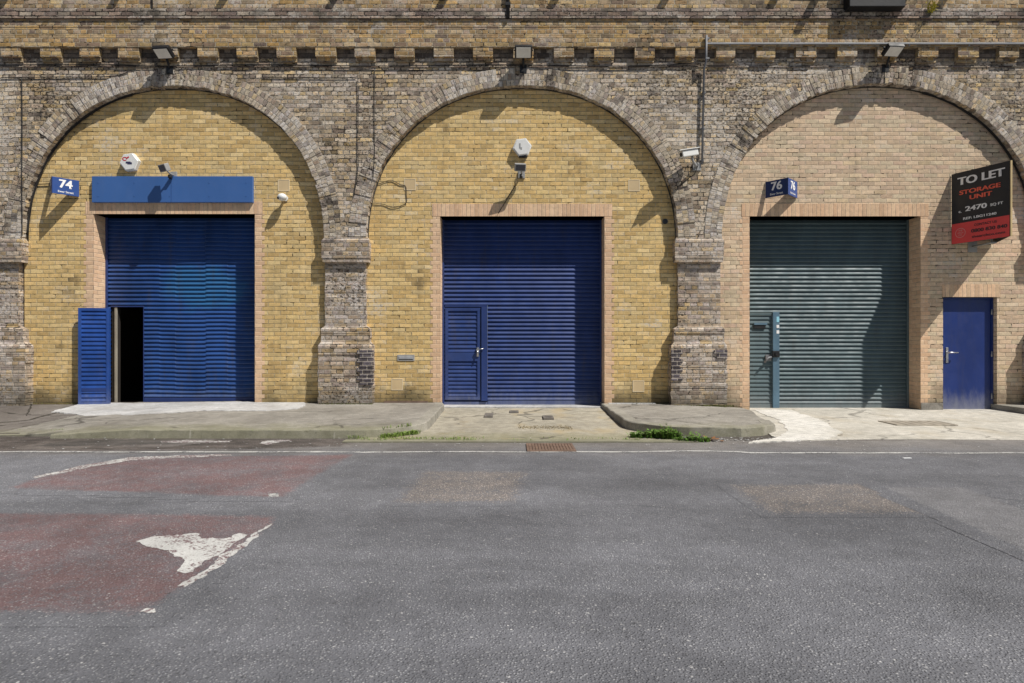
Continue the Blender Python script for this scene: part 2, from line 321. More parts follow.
# ------------------------------------------------------------------ mesh helpers
def nb(): return bmesh.new()
def frame_ring(bm, x0, x1, z0, z1, y0, y1, w, rails=()):
    """one connected rectangular frame with cross rails, front y0, back y1"""
    xs = [x0, x0 + w, x1 - w, x1]; zs = [z0, z0 + w] + [q for r_ in rails for q in r_] + [z1 - w, z1]
    vs = {}
    for yy in (y0, y1):
        for i, x in enumerate(xs):
            for j, z in enumerate(zs): vs[i, j, yy] = bm.verts.new((x, yy, z))
    solid = lambda i, j: 0 <= i < 3 and 0 <= j < len(zs) - 1 and (i != 1 or j % 2 == 0)
    for i in range(3):
        for j in range(len(zs) - 1):
            if not solid(i, j): continue
            for yy in (y0, y1): bm.faces.new([vs[q + (yy,)] for q in ((i, j), (i + 1, j), (i + 1, j + 1), (i, j + 1))])
            for di, dj, e in ((-1, 0, ((i, j), (i, j + 1))), (1, 0, ((i + 1, j), (i + 1, j + 1))), (0, -1, ((i, j), (i + 1, j))), (0, 1, ((i, j + 1), (i + 1, j + 1)))):
                if not solid(i + di, j + dj): bm.faces.new([vs[e[0] + (y0,)], vs[e[1] + (y0,)], vs[e[1] + (y1,)], vs[e[0] + (y1,)]])
def box(bm, x0, x1, y0, y1, z0, z1, bev=0):
    vs = [bm.verts.new((x, y, z)) for z in (z0, z1) for y in (y0, y1) for x in (x0, x1)]
    fs = [bm.faces.new([vs[i] for i in q]) for q in ((0, 2, 3, 1), (4, 5, 7, 6), (0, 1, 5, 4), (2, 6, 7, 3), (0, 4, 6, 2), (1, 3, 7, 5))]
    if bev:
        es = list({e for f in fs for e in f.edges})
        bmesh.ops.bevel(bm, geom=es, offset=bev, segments=2, affect='EDGES', profile=.6)
    return vs
def quad(bm, *pts):
    return bm.faces.new([bm.verts.new(p) for p in pts])
def prism(bm, pts, d):
    """extrude a planar 3D outline by vector d"""
    d = Vector(d); a = [bm.verts.new(p) for p in pts]; b = [bm.verts.new(Vector(p) + d) for p in pts]
    bm.faces.new(a); bm.faces.new(b[::-1])
    n = len(a)
    for i in range(n): bm.faces.new((a[i], b[i], b[(i + 1) % n], a[(i + 1) % n]))
def tube(bm, pts, r, seg=8, cap=True):
    pts = [Vector(p) for p in pts]; rings = []
    for i, p in enumerate(pts):
        t = (pts[min(i + 1, len(pts) - 1)] - pts[max(i - 1, 0)]).normalized()
        up = Vector((0, 0, 1)) if abs(t.z) < .9 else Vector((0, 1, 0))
        a = t.cross(up).normalized(); b = t.cross(a)
        rings.append([bm.verts.new(p + a * r * math.cos(k * 2 * math.pi / seg) + b * r * math.sin(k * 2 * math.pi / seg)) for k in range(seg)])
    for q, w in zip(rings, rings[1:]):
        for k in range(seg):
            f = bm.faces.new((q[k], q[(k + 1) % seg], w[(k + 1) % seg], w[k])); f.smooth = True
    if cap: bm.faces.new(rings[0][::-1]); bm.faces.new(rings[-1])
def obox(bm, c, ax, ay, az, hx, hy, hz, bev=0):
    c = Vector(c); ax, ay, az = Vector(ax).normalized(), Vector(ay).normalized(), Vector(az).normalized()
    vs = [bm.verts.new(c + ax * sx * hx + ay * sy * hy + az * sz * hz) for sz in (-1, 1) for sy in (-1, 1) for sx in (-1, 1)]
    fs = [bm.faces.new([vs[i] for i in q]) for q in ((0, 2, 3, 1), (4, 5, 7, 6), (0, 1, 5, 4), (2, 6, 7, 3), (0, 4, 6, 2), (1, 3, 7, 5))]
    if bev: bmesh.ops.bevel(bm, geom=list({e for f in fs for e in f.edges}), offset=bev, segments=2, affect='EDGES', profile=.6)
def uv_box(bm):
    lay = bm.loops.layers.uv.get('UVMap') or bm.loops.layers.uv.new('UVMap')
    for f in bm.faces:
        f.normal_update(); n = f.normal
        ax, ay, az = abs(n.x), abs(n.y), abs(n.z)
        for l in f.loops:
            c = l.vert.co
            if ay >= ax and ay >= az * .5: l[lay].uv = (c.x, c.z)
            elif ax >= az * .5: l[lay].uv = (c.y + .1, c.z)
            else: l[lay].uv = (c.x, c.y)
def mk(name, bm, mat, parent=None, uv=True, recalc=True):
    if recalc: bmesh.ops.recalc_face_normals(bm, faces=bm.faces)
    if uv: uv_box(bm)
    if parent is not None:
        off = Vector(parent.location); q = parent.parent
        while q is not None: off += Vector(q.location); q = q.parent
        bmesh.ops.translate(bm, verts=bm.verts, vec=-off)
    me = bpy.data.meshes.new(name); bm.to_mesh(me); bm.free()
    o = bpy.data.objects.new(name, me); COL.objects.link(o)
    me.materials.append(M[mat] if isinstance(mat, str) else mat)
    if parent is not None: o.parent = parent
    return o
def tag(o, label=None, cat=None, group=None, kind=None):
    if label: o['label'] = label
    if cat: o['category'] = cat
    if group: o['group'] = group
    if kind: o['kind'] = kind
    return o
def thing(name, label, cat, loc, group=None):
    o = bpy.data.objects.new(name, None); COL.objects.link(o); o.location = loc; o.empty_display_size = .1
    return tag(o, label, cat, group)
def text(name, s, mat, origin, ux, uz, h, parent, bold=0., w=None, align='CENTER', dbl=0.):
    """flat lettering: s set in capitals of height h, ux/uz the text's own right and up directions"""
    cu = bpy.data.curves.new('lettering', 'FONT'); cu.body = s; cu.size = 1; cu.align_x = align; cu.align_y = 'CENTER'; cu.offset = bold
    cu.space_line = .95
    o = bpy.data.objects.new('lettering_tmp', cu); COL.objects.link(o)
    dg = bpy.context.evaluated_depsgraph_get(); me = bpy.data.meshes.new_from_object(o.evaluated_get(dg))
    bpy.data.objects.remove(o)
    xs = [v.co.x for v in me.vertices]; k = h / .72; kx = k
    if w: kx = w / (max(xs) - min(xs))
    ux = Vector(ux).normalized(); uz = Vector(uz).normalized(); origin = Vector(origin)
    nz = ux.cross(uz); bm = nb()
    for q, dx in enumerate((0, -dbl, dbl) if dbl else (0,)):
        n0 = len(bm.verts); bm.from_mesh(me); bm.verts.ensure_lookup_table()
        for v in bm.verts[n0:]: v.co = origin + ux * (v.co.x + dx) * kx + uz * v.co.y * k + nz * .0004 * q
    bpy.data.meshes.remove(me)
    return mk(name, bm, mat, parent, recalc=False)
def copy_tree(o, loc, label):
    c = o.copy(); COL.objects.link(c); c.location = loc; c['label'] = label
    for ch in o.children:
        d = ch.copy(); COL.objects.link(d); d.parent = c
    return c

# ------------------------------------------------------------------ ground
def ragged_poly(pts, z, step=.06, amp=.012, seed=0):
    """a flat sheet with an uneven edge"""
    bm = nb(); out = []
    n = len(pts)
    for i in range(n):
        a, b = Vector(pts[i] + (0,)), Vector(pts[(i + 1) % n] + (0,))
        k = max(1, int((b - a).length / step))
        for j in range(k):
            p = a.lerp(b, j / k)
            q = noise.noise_vector(Vector((p.x * 6 + seed, p.y * 6, seed))) * amp * 1.3 + noise.noise_vector(Vector((p.x * 22, p.y * 22, seed + 5))) * amp + noise.noise_vector(Vector((p.x * 60, p.y * 60, seed + 8))) * amp * .4
            out.append((p.x + q.x, p.y + q.y, z))
    f = bm.faces.new([bm.verts.new(p) for p in out]); f.normal_update()
    if f.normal.z < 0: f.normal_flip()
    bmesh.ops.triangulate(bm, faces=[f])
    return bm
bm = nb(); quad(bm, (-140, -140, 0), (140, -140, 0), (140, 140, 0), (-140, 140, 0))
tag(mk('road', bm, 'road'), kind='structure')
def field_sheet(name, pix, z, mat, cell=.06, pad=.14):
    """a thin sheet over an outline; attribute d holds the distance to the outline so that its edge can wear away"""
    pts = [Vector(G(*q)) for q in pix]; n_ = len(pts)
    def dist(p):
        best, ins = 9., False
        for i in range(n_):
            a, b = pts[i], pts[(i + 1) % n_]; ab = b - a
            t = max(0, min(1, (p - a).dot(ab) / max(1e-9, ab.length_squared))); best = min(best, (p - a - ab * t).length)
            if (a.y > p.y) != (b.y > p.y) and p.x < (b.x - a.x) * (p.y - a.y) / (b.y - a.y) + a.x: ins = not ins
        return best if ins else -best
    x0, x1 = min(p.x for p in pts) - pad, max(p.x for p in pts) + pad; y0, y1 = min(p.y for p in pts) - pad, max(p.y for p in pts) + pad
    nx, ny = int((x1 - x0) / cell) + 1, int((y1 - y0) / cell) + 1
    bm = nb(); ds = []; g = {}; D = {}
    for i in range(nx + 1):
        for j in range(ny + 1): D[i, j] = dist(Vector((x0 + i * cell, y0 + j * cell)))
    def vert(i, j):
        if (i, j) not in g: g[i, j] = bm.verts.new((x0 + i * cell, y0 + j * cell, z)); ds.append(D[i, j])
        return g[i, j]
    for i in range(nx):
        for j in range(ny):
            if max(D[i, j], D[i + 1, j], D[i, j + 1], D[i + 1, j + 1]) > -pad: bm.faces.new([vert(*q) for q in ((i, j), (i + 1, j), (i + 1, j + 1), (i, j + 1))])
    o = mk(name, bm, mat, recalc=False)
    at = o.data.attributes.new('d', 'FLOAT', 'POINT')
    for i, v_ in enumerate(ds): at.data[i].value = v_
    return tag(o, kind='structure')
def strip(name, pts, z, mat, seed=0, amp=.012, step=.06):
    return tag(mk(name, ragged_poly([G(*p) for p in pts], z, step, amp, seed), mat, recalc=False), kind='structure')
field_sheet('red_surfacing', [(12, 487.5), (28, 481.5), (60, 472), (100, 463.5), (165, 457.3), (353, 454.6), (318, 474), (283, 497), (215, 495.5), (140, 492), (50, 490)], .0015, 'red')
field_sheet('red_surfacing', [(-160, 513.5), (0, 513.5), (140, 514), (273, 517), (268, 527), (222, 558), (150, 609), (140, 613), (0, 611), (-160, 611)], .0015, 'red')
field_sheet('asphalt_patch', [(427, 472), (522, 472.5), (511, 501), (401, 501.5)], .0015, 'patch')
field_sheet('asphalt_patch', [(735, 486), (868, 484.5), (926, 512), (773, 512)], .0015, 'patch')
field_sheet('asphalt_patch', [(885, 487.5), (962, 487.5), (1060, 524), (1060, 566)], .0028, 'patch2')
field_sheet('gutter_asphalt', [(-300, 436.5), (372, 436.5), (340, 446), (250, 449), (100, 450), (-300, 450)], .0009, 'gutter')
field_sheet('tar_patch', [(33, 446.5), (60, 441.5), (120, 439.5), (200, 441), (170, 444.5), (95, 446), (60, 447)], .0019, 'tar', .05)
# white edge line along the gutter
pts = []
for px in range(-500, 1561, 12): pts.append((px, 0))
up, dn = [], []
for px, _ in pts:
    d0 = 6.90 + .035 * noise.noise(Vector((px * .012, 0, 3))) + (.06 if 640 < px < 740 else 0) * math.sin((px - 640) / 100 * math.pi)
    if px > 740: d0 -= .06
    wv = .078 * (.75 + .35 * noise.noise(Vector((px * .05, 8, 1))))
    up.append(((px - 512) * 6.9 / F, CAMY + d0 + wv / 2)); dn.append(((px - 512) * 6.9 / F, CAMY + d0 - wv / 2))
tag(mk('road_edge_line', ragged_poly(up + dn[::-1], .0042, .08, .012, 6), 'line', recalc=False), kind='structure')
LZ = .0032
strip('road_marking', [(32, 477.5), (90, 464), (128, 457.8), (170, 455.8), (230, 454.4), (232, 455.9), (172, 458), (130, 461), (92, 467), (36, 478.5)], LZ, 'arc', 7, .022, .02)
strip('road_marking', [(136, 541), (150, 536.6), (172, 537), (195, 533), (202, 538.6), (222, 539), (240, 533), (247, 535.5), (228, 548), (203, 562), (190, 573), (178, 570.5), (184, 561), (174, 552.5), (158, 548.5), (146, 547.5)], LZ, 'tri', 8, .022, .02)
strip('road_marking', [(271, 524), (262, 529.5), (250, 536), (216, 561), (180, 586.5), (188, 586), (222, 565), (248, 544.5), (258, 533.5), (270, 527)], LZ, 'tri', 9, .022, .02)
strip('road_marking', [(137, 612.5), (143, 609.5), (158, 608), (156, 611.5)], LZ, 'tri', 10, .022, .02)
strip('road_marking', [(266, 494.5), (278, 493.5), (279, 497), (268, 497.5)], LZ, 'line', 12, .022, .02)

strip('road_marking', [(160, 442), (176, 440.8), (196, 440.4), (214, 441.2), (232, 440.6), (230, 442.2), (204, 442.6), (180, 443)], LZ, 'arc', 31, .03, .02)
strip('road_marking', [(258, 444), (264, 441.6), (276, 440.2), (292, 440.6), (282, 442), (272, 443.6), (266, 445.2)], LZ, 'arc', 32, .03, .02)
def slab(name, outline, zf, mat, kerb=True, step=.09, seed=0, amp=.012):
    """a paved sheet with a front face down to the road; zf(x, y) gives its height"""
    bm = nb(); out = []
    n = len(outline)
    for i in range(n):
        a, b = Vector(outline[i]), Vector(outline[(i + 1) % n]); k = max(1, int((b - a).length / step))
        for j in range(k):
            p = a.lerp(b, j / k); q = noise.noise_vector(Vector((p.x * 3, p.y * 3, seed))) * amp + noise.noise_vector(Vector((p.x * 14, p.y * 14, seed))) * max(0, amp - .012)
            out.append((p.x + q.x, p.y + q.y))
    top = [bm.verts.new((x, y, zf(x, y))) for x, y in out]
    bot = [bm.verts.new((x, y, -.05)) for x, y in out]
    f = bm.faces.new(top); m = len(top)
    for i in range(m): bm.faces.new((top[i], bot[i], bot[(i + 1) % m], top[(i + 1) % m]))
    bmesh.ops.recalc_face_normals(bm, faces=bm.faces)
    bmesh.ops.triangulate(bm, faces=[f])
    return tag(mk(name, bm, mat, recalc=False), kind='structure')
def arc(cx, cy, r, a0, a1, n=8):
    return [(cx + r * math.cos(math.radians(a0 + (a1 - a0) * i / n)), cy + r * math.sin(math.radians(a0 + (a1 - a0) * i / n))) for i in range(n + 1)]
KY = -3.12
def zpave(x, y):
    t = min(1, max(0, -y / 3.1)); k = min(1, max(0, (x + 6.5) / 1.5))
    return (.15 - .04 * t) * k + (.13 - .118 * t) * (1 - k) + .0015 * noise.noise(Vector((x, y, 2)))
o1 = [(-4.0, .30), (-6.9, .30), (-6.9, KY + .16)] + [(x * .5, KY + .16) for x in range(-13, -5)] + arc(-2.05, KY + .86, .70, 270, 360)[1:] + [(-1.35, -.3), (-1.42, .30)]
slab('pavement', o1, zpave, 'pave', seed=1)
slab('pavement', [(-16, .30), (-16, KY + .05), (-10, KY + .05), (-6.93, KY + .1), (-6.93, .30)], lambda x, y: zpave(x, y) - .004, 'pave_left', seed=2)
for k, (pp, w_) in enumerate((([(-30, 428), (0, 425), (30, 419.5), (48, 415.5), (56, 414)], .022), ([(22, 424.5), (40, 423), (50, 421.5), (57, 426), (63, 430), (72, 433.5)], .03), ([(-20, 434), (10, 433.6), (40, 434), (62, 434.6)], .03), ([(31, 406), (30, 411), (26, 416)], .012))):
    mid = [Vector(G(*q_, .07 if q_[1] < 425 else .02)) for q_ in pp]; up_, dn_ = [], []
    for i, m_ in enumerate(mid):
        t_ = (mid[min(i + 1, len(mid) - 1)] - mid[max(i - 1, 0)]).normalized(); n_ = Vector((-t_.y, t_.x)) * w_ * (.35 if i in (0, len(mid) - 1) else 1)
        up_.append(tuple(m_ + n_)); dn_.append(tuple(m_ - n_))
    slab('crack', up_ + dn_[::-1], lambda x, y: zpave(x, y) + .002, 'tar_and_gap_shade', seed=20 + k, step=.05, amp=.03)
# kerb stones in front of the left pavement: a strip following its curve
def kerb_strip(path, w, zf, name='kerb'):
    bm = nb(); prev = None
    P2 = [Vector(p) for p in path]; full = []
    for a, b in zip(P2, P2[1:]):
        k = max(1, int((b - a).length / .12)); full += [a.lerp(b, j / k) for j in range(k)]
    full.append(P2[-1])
    for i, p in enumerate(full):
        t = (full[min(i + 1, len(full) - 1)] - full[max(i - 1, 0)]).normalized(); nn = Vector((-t.y, t.x))
        j = .007 * noise.noise(Vector((p.x * 4, p.y * 4, 9))); z = zf(p.x, p.y) + j
        inn = p + nn * w; o_ = p + nn * j * 1.5
        row = [bm.verts.new((o_.x - nn.x * .015, o_.y - nn.y * .015, -.02)), bm.verts.new((o_.x, o_.y, z - .012)), bm.verts.new((o_.x + nn.x * .014, o_.y + nn.y * .014, z)), bm.verts.new((inn.x, inn.y, z + .001)), bm.verts.new((inn.x, inn.y, -.02))]
        if prev:
            for k in range(4): f = bm.faces.new((prev[k], row[k], row[k + 1], prev[k + 1])); f.smooth = False
        prev = row
    return tag(mk(name, bm, 'kerb'), kind='structure')
pth = [(-5.95, KY), (-2.1, KY)] + arc(-2.05, KY + .86, .86, 270, 360)[1:] + [(-1.19, -.3), (-1.25, .02)]
kerb_strip(pth, .16, lambda x, y: zpave(x, y) + .004)
# apron in front of the middle shutter
slab('yard_apron', [(-1.46, .40), (-1.2, -1.6), (-1.3, -2.6), (-2.0, -3.05), (-2.0, -3.28), (2.2, -3.28), (2.1, -3.0), (1.6, -2.2), (1.62, .40)], lambda x, y: max(.008, .064 + min(0, y) * .030) + .0015 * noise.noise(Vector((x, y, 6))), 'apron', seed=3)
slab('kerb', [(-2.1, -3.29), (-2.1, -3.46), (2.3, -3.46), (2.3, -3.29)], lambda x, y: .016, 'kerb', seed=8)
# raised island between the middle and the right unit
def zis(x, y): return .128 + .012 * min(0, y) / 3 + .006 * noise.noise(Vector((x * 1.2, y, 4))) - .08 * max(0, min(1, (x - 3.1) / 1.1)) * max(0, 1 + y / 1.6)
isl = [(1.63, .30), (1.66, -2.0)] + arc(2.45, -2.15, .80, 180, 262) + [(3.0, -2.98), (3.3, -2.85), (3.58, -2.55), (3.66, -2.2), (3.75, -1.6), (4.0, -.8), (4.22, .30)]
slab('pavement', isl, zis, 'pave', seed=4)
kp = [(1.615, .02), (1.62, -2.1)] + arc(2.42, -2.12, .80, 180, 268) + [(3.0, -3.0), (3.34, -2.88), (3.62, -2.58), (3.72, -2.2)]
bmK = kp
kerb_strip(bmK, .17, lambda x, y: zis(x, y) + .004)
# right yard
slab('yard_apron', [(3.4, -3.0), (3.75, -1.6), (3.95, -.8), (4.14, .40), (8.9, .40), (8.9, -3.2), (6.5, -3.28), (4.6, -3.22), (3.5, -3.35)], lambda x, y: .022 + min(0, y) * .004 + .004 * noise.noise(Vector((x, y, 7))), 'apron_right', seed=5)
slab('fresh_cement', [G(*q, .03) for q in [(752, 409.5), (790, 409.5), (822, 420), (842, 431), (828, 437), (790, 440), (752, 441), (772, 437), (789, 431), (778, 419)]], lambda x, y: .022 + min(0, y) * .004 + .006, 'fresh', seed=13, step=.05, amp=.06)
slab('pavement', [(8.70, .30), (8.70, -3.1), (16, -3.1), (16, .30)], lambda x, y: .118, 'kerb', seed=6)
slab('threshold_cement', [G(*q, .15) for q in [(52, 408.6), (66, 405.6), (84, 402.3), (298, 401.8), (306, 403.5), (300, 408.0), (268, 410.0), (200, 410.0), (150, 411.6), (84, 412.2), (74, 410)]], lambda x, y: zpave(x, y) + .007, 'sill', seed=14, step=.04, amp=.06)
bm = nb(); box(bm, PX(441), PX(604), -.02, .36, 0, .078, .006); tag(mk('threshold_strip', bm, 'sill'), kind='structure')

# ------------------------------------------------------------------ viaduct
via = thing('railway_viaduct', 'weathered grey and yellow brick viaduct front with round arches and a toothed cornice', 'viaduct', (0, .2, 0))
AP = .13
SA = (11 - AP) / F
def AX(px): return (px - 512) * SA
ZS = CAMZ + (341.5 - 241) * SA
arches = []      # centre x, half width, rise
for c, hw, apex in ((-174, 155, 85), (173, 151, 86), (522, 156, 85.5), (880, 158, 84), (1236, 156, 85)):
    arches.append((AX(c), hw * SA, (241 - apex) * SA))
NEXP = 2.14
def sup(a, b, th):
    c, s = math.cos(th), math.sin(th); e = 2 / NEXP
    return math.copysign(abs(c) ** e, c) * a, abs(s) ** e * b
ZTOP = PZ(45, .2)
XL, XR = AX(-350), AX(1413)
bm = nb()
edges = []
for cx, a, b in arches:
    pr = None
    for i in range(81):
        th = math.pi * (1 - i / 80); x, z = sup(a + .16, b + .16, th)
        cur = (bm.verts.new((cx + x, -AP, ZS + z)), bm.verts.new((cx + x, -AP, ZTOP)))
        if pr: bm.faces.new((pr[0], cur[0], cur[1], pr[1]))
        pr = cur
    edges.append((cx - a - .16, cx + a + .16))
sp = [(XL, edges[0][0])] + [(edges[i][1], edges[i + 1][0]) for i in range(4)] + [(edges[4][1], XR)]
for x0, x1 in sp:
    if x1 > x0: quad(bm, (x0, -AP, ZS - .1), (x1, -AP, ZS - .1), (x1, -AP, ZTOP), (x0, -AP, ZTOP))
for v in bm.verts: pass
mk('spandrel_wall', bm, 'spandrel', via)
# arch rings
def ring(cx, a, b, seed):
    rr = random.Random(seed)
    N = 720; cs = [sup(a, b, math.pi * (1 - i / N)) for i in range(N + 1)]
    S = [0]
    for p, q in zip(cs, cs[1:]): S.append(S[-1] + math.hypot(q[0] - p[0], q[1] - p[1]))
    L = S[-1]; nbk = int(L / .078)
    def at(s):
        import bisect
        i = min(N - 1, max(0, bisect.bisect(S, s) - 1)); t = (s - S[i]) / max(1e-9, S[i + 1] - S[i])
        p, q = cs[i], cs[i + 1]; x = p[0] + (q[0] - p[0]) * t; z = p[1] + (q[1] - p[1]) * t
        dx, dz = q[0] - p[0], q[1] - p[1]; l = math.hypot(dx, dz) or 1
        return x, z, -dz / l, dx / l
    bm = nb(); lay = bm.loops.layers.uv.new('UVMap'); prev = None; ps = 0
    rows = []
    for k in range(nbk):
        j = rr.gauss(0, .005); jy = rr.gauss(0, .004)
        if rr.random() < .06: j += .018
        for s in (k * L / nbk + .0005, (k + 1) * L / nbk - .0005):
            x, z, nx, nz = at(s); rows.append((s, x, z, nx, nz, j, jy))
    T = .315
    for s, x, z, nx, nz, j, jy in rows:
        yf = -AP - .006 + jy
        pts = [(x + nx * j, .08, z + nz * j), (x + nx * j, yf, z + nz * j), (x + nx * T, yf, z + nz * T), (x + nx * T, -AP + .02, z + nz * T)]
        cur = [bm.verts.new((cx + p[0], p[1], ZS + p[2])) for p in pts]
        if prev:
            for q, (v0, v1) in enumerate(((-.22, 0), (0, T), (T, T + .05))):
                f = bm.faces.new((prev[q], cur[q], cur[q + 1], prev[q + 1]))
                for l, uvv in zip(f.loops, ((ps, v0), (s, v0), (s, v1), (ps, v1))): l[lay].uv = (uvv[0] + seed * 3.1, uvv[1] + .002)
        prev, ps = cur, s
    mk('arch_ring', bm, 'ring', via, uv=False)
for i, (cx, a, b) in enumerate(arches): ring(cx, a, b, i + 1)

def loft(bm, rows, ytop=.3, jit=.0035, rr=R):
    """rows: (z0, z1, x0, x1, yf) ; courses with slightly uneven edges as ONE skin"""
    loops = []
    for z0, z1, x0, x1, yf, x0b, x1b, yfb in rows:
        n = max(1, round((z1 - z0) / .075))
        for k in range(n):
            t0, t1 = k / n, (k + 1) / n
            a, b, c = rr.gauss(0, jit), rr.gauss(0, jit), rr.gauss(0, jit * .6)
            for t in (t0 + .002, t1 - .002):
                loops.append((z0 + (z1 - z0) * t, x0 + (x0b - x0) * t + a, x1 + (x1b - x1) * t + b, yf + (yfb - yf) * t + c))
    prev = None
    for z, x0, x1, yf in loops:
        cur = [bm.verts.new(p) for p in ((x0, ytop, z), (x0, yf, z), (x1, yf, z), (x1, ytop, z))]
        if prev:
            for k in range(3): bm.faces.new((prev[k], cur[k], cur[k + 1], prev[k + 1]))
        else: bm.faces.new(cur)
        prev = cur
    bm.faces.new(prev)
def R3(z0, z1, x0, x1, yf, x0b=None, x1b=None, yfb=None):
    return (z0, z1, x0, x1, yf, x0 if x0b is None else x0b, x1 if x1b is None else x1b, yf if yfb is None else yfb)
def pier(l, r, base_py, seed):
    rr = random.Random(seed); zb = PZ(base_py, .19) - .12
    e = bpy.data.objects.new('pier', None); COL.objects.link(e); e.parent = via; e.location = (PX((l + r) / 2, .1), -.2, -0.0)
    bm = nb(); s = .085
    loft(bm, [R3(PZ(330, s), PZ(250, s), PX(l, s), PX(r, s), -s)], rr=rr); mk('shaft', bm, 'pier', e)
    bm = nb(); u, w = .14, .19
    loft(bm, [R3(zb, PZ(346, w), PX(l - 7, w), PX(r + 6.5, w), -w),
              R3(PZ(346, w), PZ(342, w), PX(l - 7, w), PX(r + 6.5, w), -w, PX(l - 4, u), PX(r + 4, u), -u),
              R3(PZ(342, u), PZ(329, u), PX(l - 4, u), PX(r + 4, u), -u),
              R3(PZ(329, u), PZ(326, u), PX(l - 4, u), PX(r + 4, u), -u, PX(l, s) - .005, PX(r, s) + .005, -s - .004)], rr=rr, jit=.006)
    mk('pedestal', bm, 'pier', e)
    bm = nb(); c = .155
    loft(bm, [R3(PZ(262, c), PZ(258, c), PX(l - 2.6, c), PX(r + 2.6, c), -c), R3(PZ(258, c), PZ(240.5, c), PX(l - 3.2, c), PX(r + 3.2, c), -c - .008),
              R3(PZ(240.5, c), PZ(237, c), PX(l - 3.2, c), PX(r + 3.2, c), -c - .008, PX(l - 1, c), PX(r + 1, c), -c + .03)], rr=rr)
    mk('capital', bm, 'pier', e)
    return e
piers = [pier(-371, -329, 403, 1), pier(-22, 18.5, 403, 2), pier(325, 366, 403, 3), pier(678, 720.5, 406, 4), pier(1038, 1080, 408, 5), pier(1392, 1434, 408, 6)]
def quoin(e, x0, x1, pys, side):
    bm = nb()
    for k, (a, b) in enumerate(pys):
        t = (k % 2) * .05
        xa, xb = PX(x0, .2), PX(x1, .2)
        if side > 0: xa += t
        else: xb -= t
        box(bm, xa, xb, -.212, -.1, PZ(b, .2) + .006, PZ(a, .2) - .004, .003)
    mk('blue_quoin', bm, 'blue_brick', e)
rows = [(350 + 4.4 * i, 350 + 4.4 * (i + 1)) for i in range(8)]
quoin(piers[2], 357, 372.8, rows, 1)
quoin(piers[3], 671.2, 682.5, rows[:7], -1)
quoin(piers[3], 714, 727.3, rows[:2], 1)

# wall above the arches
UP = .225
bm = nb()
zlow, zs0, zs1 = PZ(47, UP), PZ(19, UP), PZ(10, UP)
loft(bm, [R3(zlow, zs0, XL, XR, -UP)], ytop=.5, jit=.004)
mk('cornice_wall', bm, 'upper', via)
bm = nb(); loft(bm, [R3(zs0 + .001, zs1, XL, XR, -UP - .03), R3(zs1, zs1 + .05, XL, XR, -UP - .03, XL, XR, -UP + .01)], ytop=.5, jit=.008); mk('string_course', bm, 'string', via)
bm = nb(); box(bm, XL, XR, -UP + .008, .5, zs1 + .045, 8.6); mk('parapet', bm, 'upper', via)
bm = nb(); box(bm, XL - .05, XR + .05, -UP - .06, .56, 8.6, 8.75, .02); mk('coping', bm, 'kerb', via)
bm = nb(); box(bm, XL, XR, -AP - .012, -AP + .02, PZ(67.0, .15), PZ(65.4, .15), .003); mk('ledge', bm, 'string', via)
bm = nb(); box(bm, XL, XR, -AP - .004, -AP + .02, PZ(58.5, .14), zlow + .05); mk('recess_shade_band', bm, 'recess_shade_brick', via)  # backing band with the shade of the corbel gaps put into its colour
for k in range(-9, 35):
    px = 483 + (39.3 if k < 12 else 40.4) * (k - 12)
    bm = nb(); j = lambda: R.gauss(0, .006)
    xa, xb = PX(px - 10, .2) + j(), PX(px + 10, .2) + j()
    box(bm, xa, xb, -UP + .006 + j() * .4, -.1, PZ(56.5, UP) + j(), zlow - .002)
    box(bm, xa + .004, xb - .004, -AP - .034, -.1, PZ(62, .165) + j(), PZ(56.5, UP) + .012)
    mk('corbel', bm, 'upper', via)
# brackets higher up, whose shadows fall on the wall
for px, dp in ((40, .5), (151, .5), (259, .5), (369, .5), (479, .5), (590, .5), (700, .5), (809, .5), (850, .66), (978, .5), (938, .62)):
    x = PX(px, .2) ; z = PZ(-57, .2)
    bm = nb(); box(bm, x - .05, x + .05, -UP - dp, -UP + .05, z, z + .09, .008); box(bm, x - .03, x + .03, -UP - .02, -UP + .02, z - .25, z + .35, .006)
    mk('bracket', bm, 'black', via)
# dark box by the right unit and a drain pipe stub in the middle
hb = thing('junction_box', 'black metal box fixed high on the viaduct above the right hand arch', 'box', (PX(877, .3), -UP, PZ(7, .3)))
bm = nb(); box(bm, PX(849, .4), PX(905, .4), -.42, -UP + .01, PZ(7, .4), PZ(-32, .4), .012); mk('case', bm, 'black', hb)
bm = nb(); box(bm, PX(805, .4), PX(848, .4), -.34, -UP + .01, PZ(-22, .4), PZ(-34, .4), .01); mk('shadow_caster', bm, 'black', hb)  # unseen block added above the view to cast the shadow further left
bm = nb(); tube(bm, [(PX(508, .26), -.26, PZ(18, .26)), (PX(508, .26), -.26, PZ(-40, .26))], .032, 10); box(bm, PX(508, .26) - .045, PX(508, .26) + .045, -.30, -UP + .01, PZ(6, .26), PZ(3, .26))
tag(mk('drain_pipe', bm, 'black'), 'short black pipe on the wall top above the middle arch', 'pipe')
bm = nb(); tube(bm, [(PX(152, .24), -.235, PZ(18, .24)), (PX(152, .24), -.235, PZ(-40, .24))], .011, 8)
tag(mk('cable', bm, 'cable'), 'thin black cable down the wall top above the left arch', 'cable')

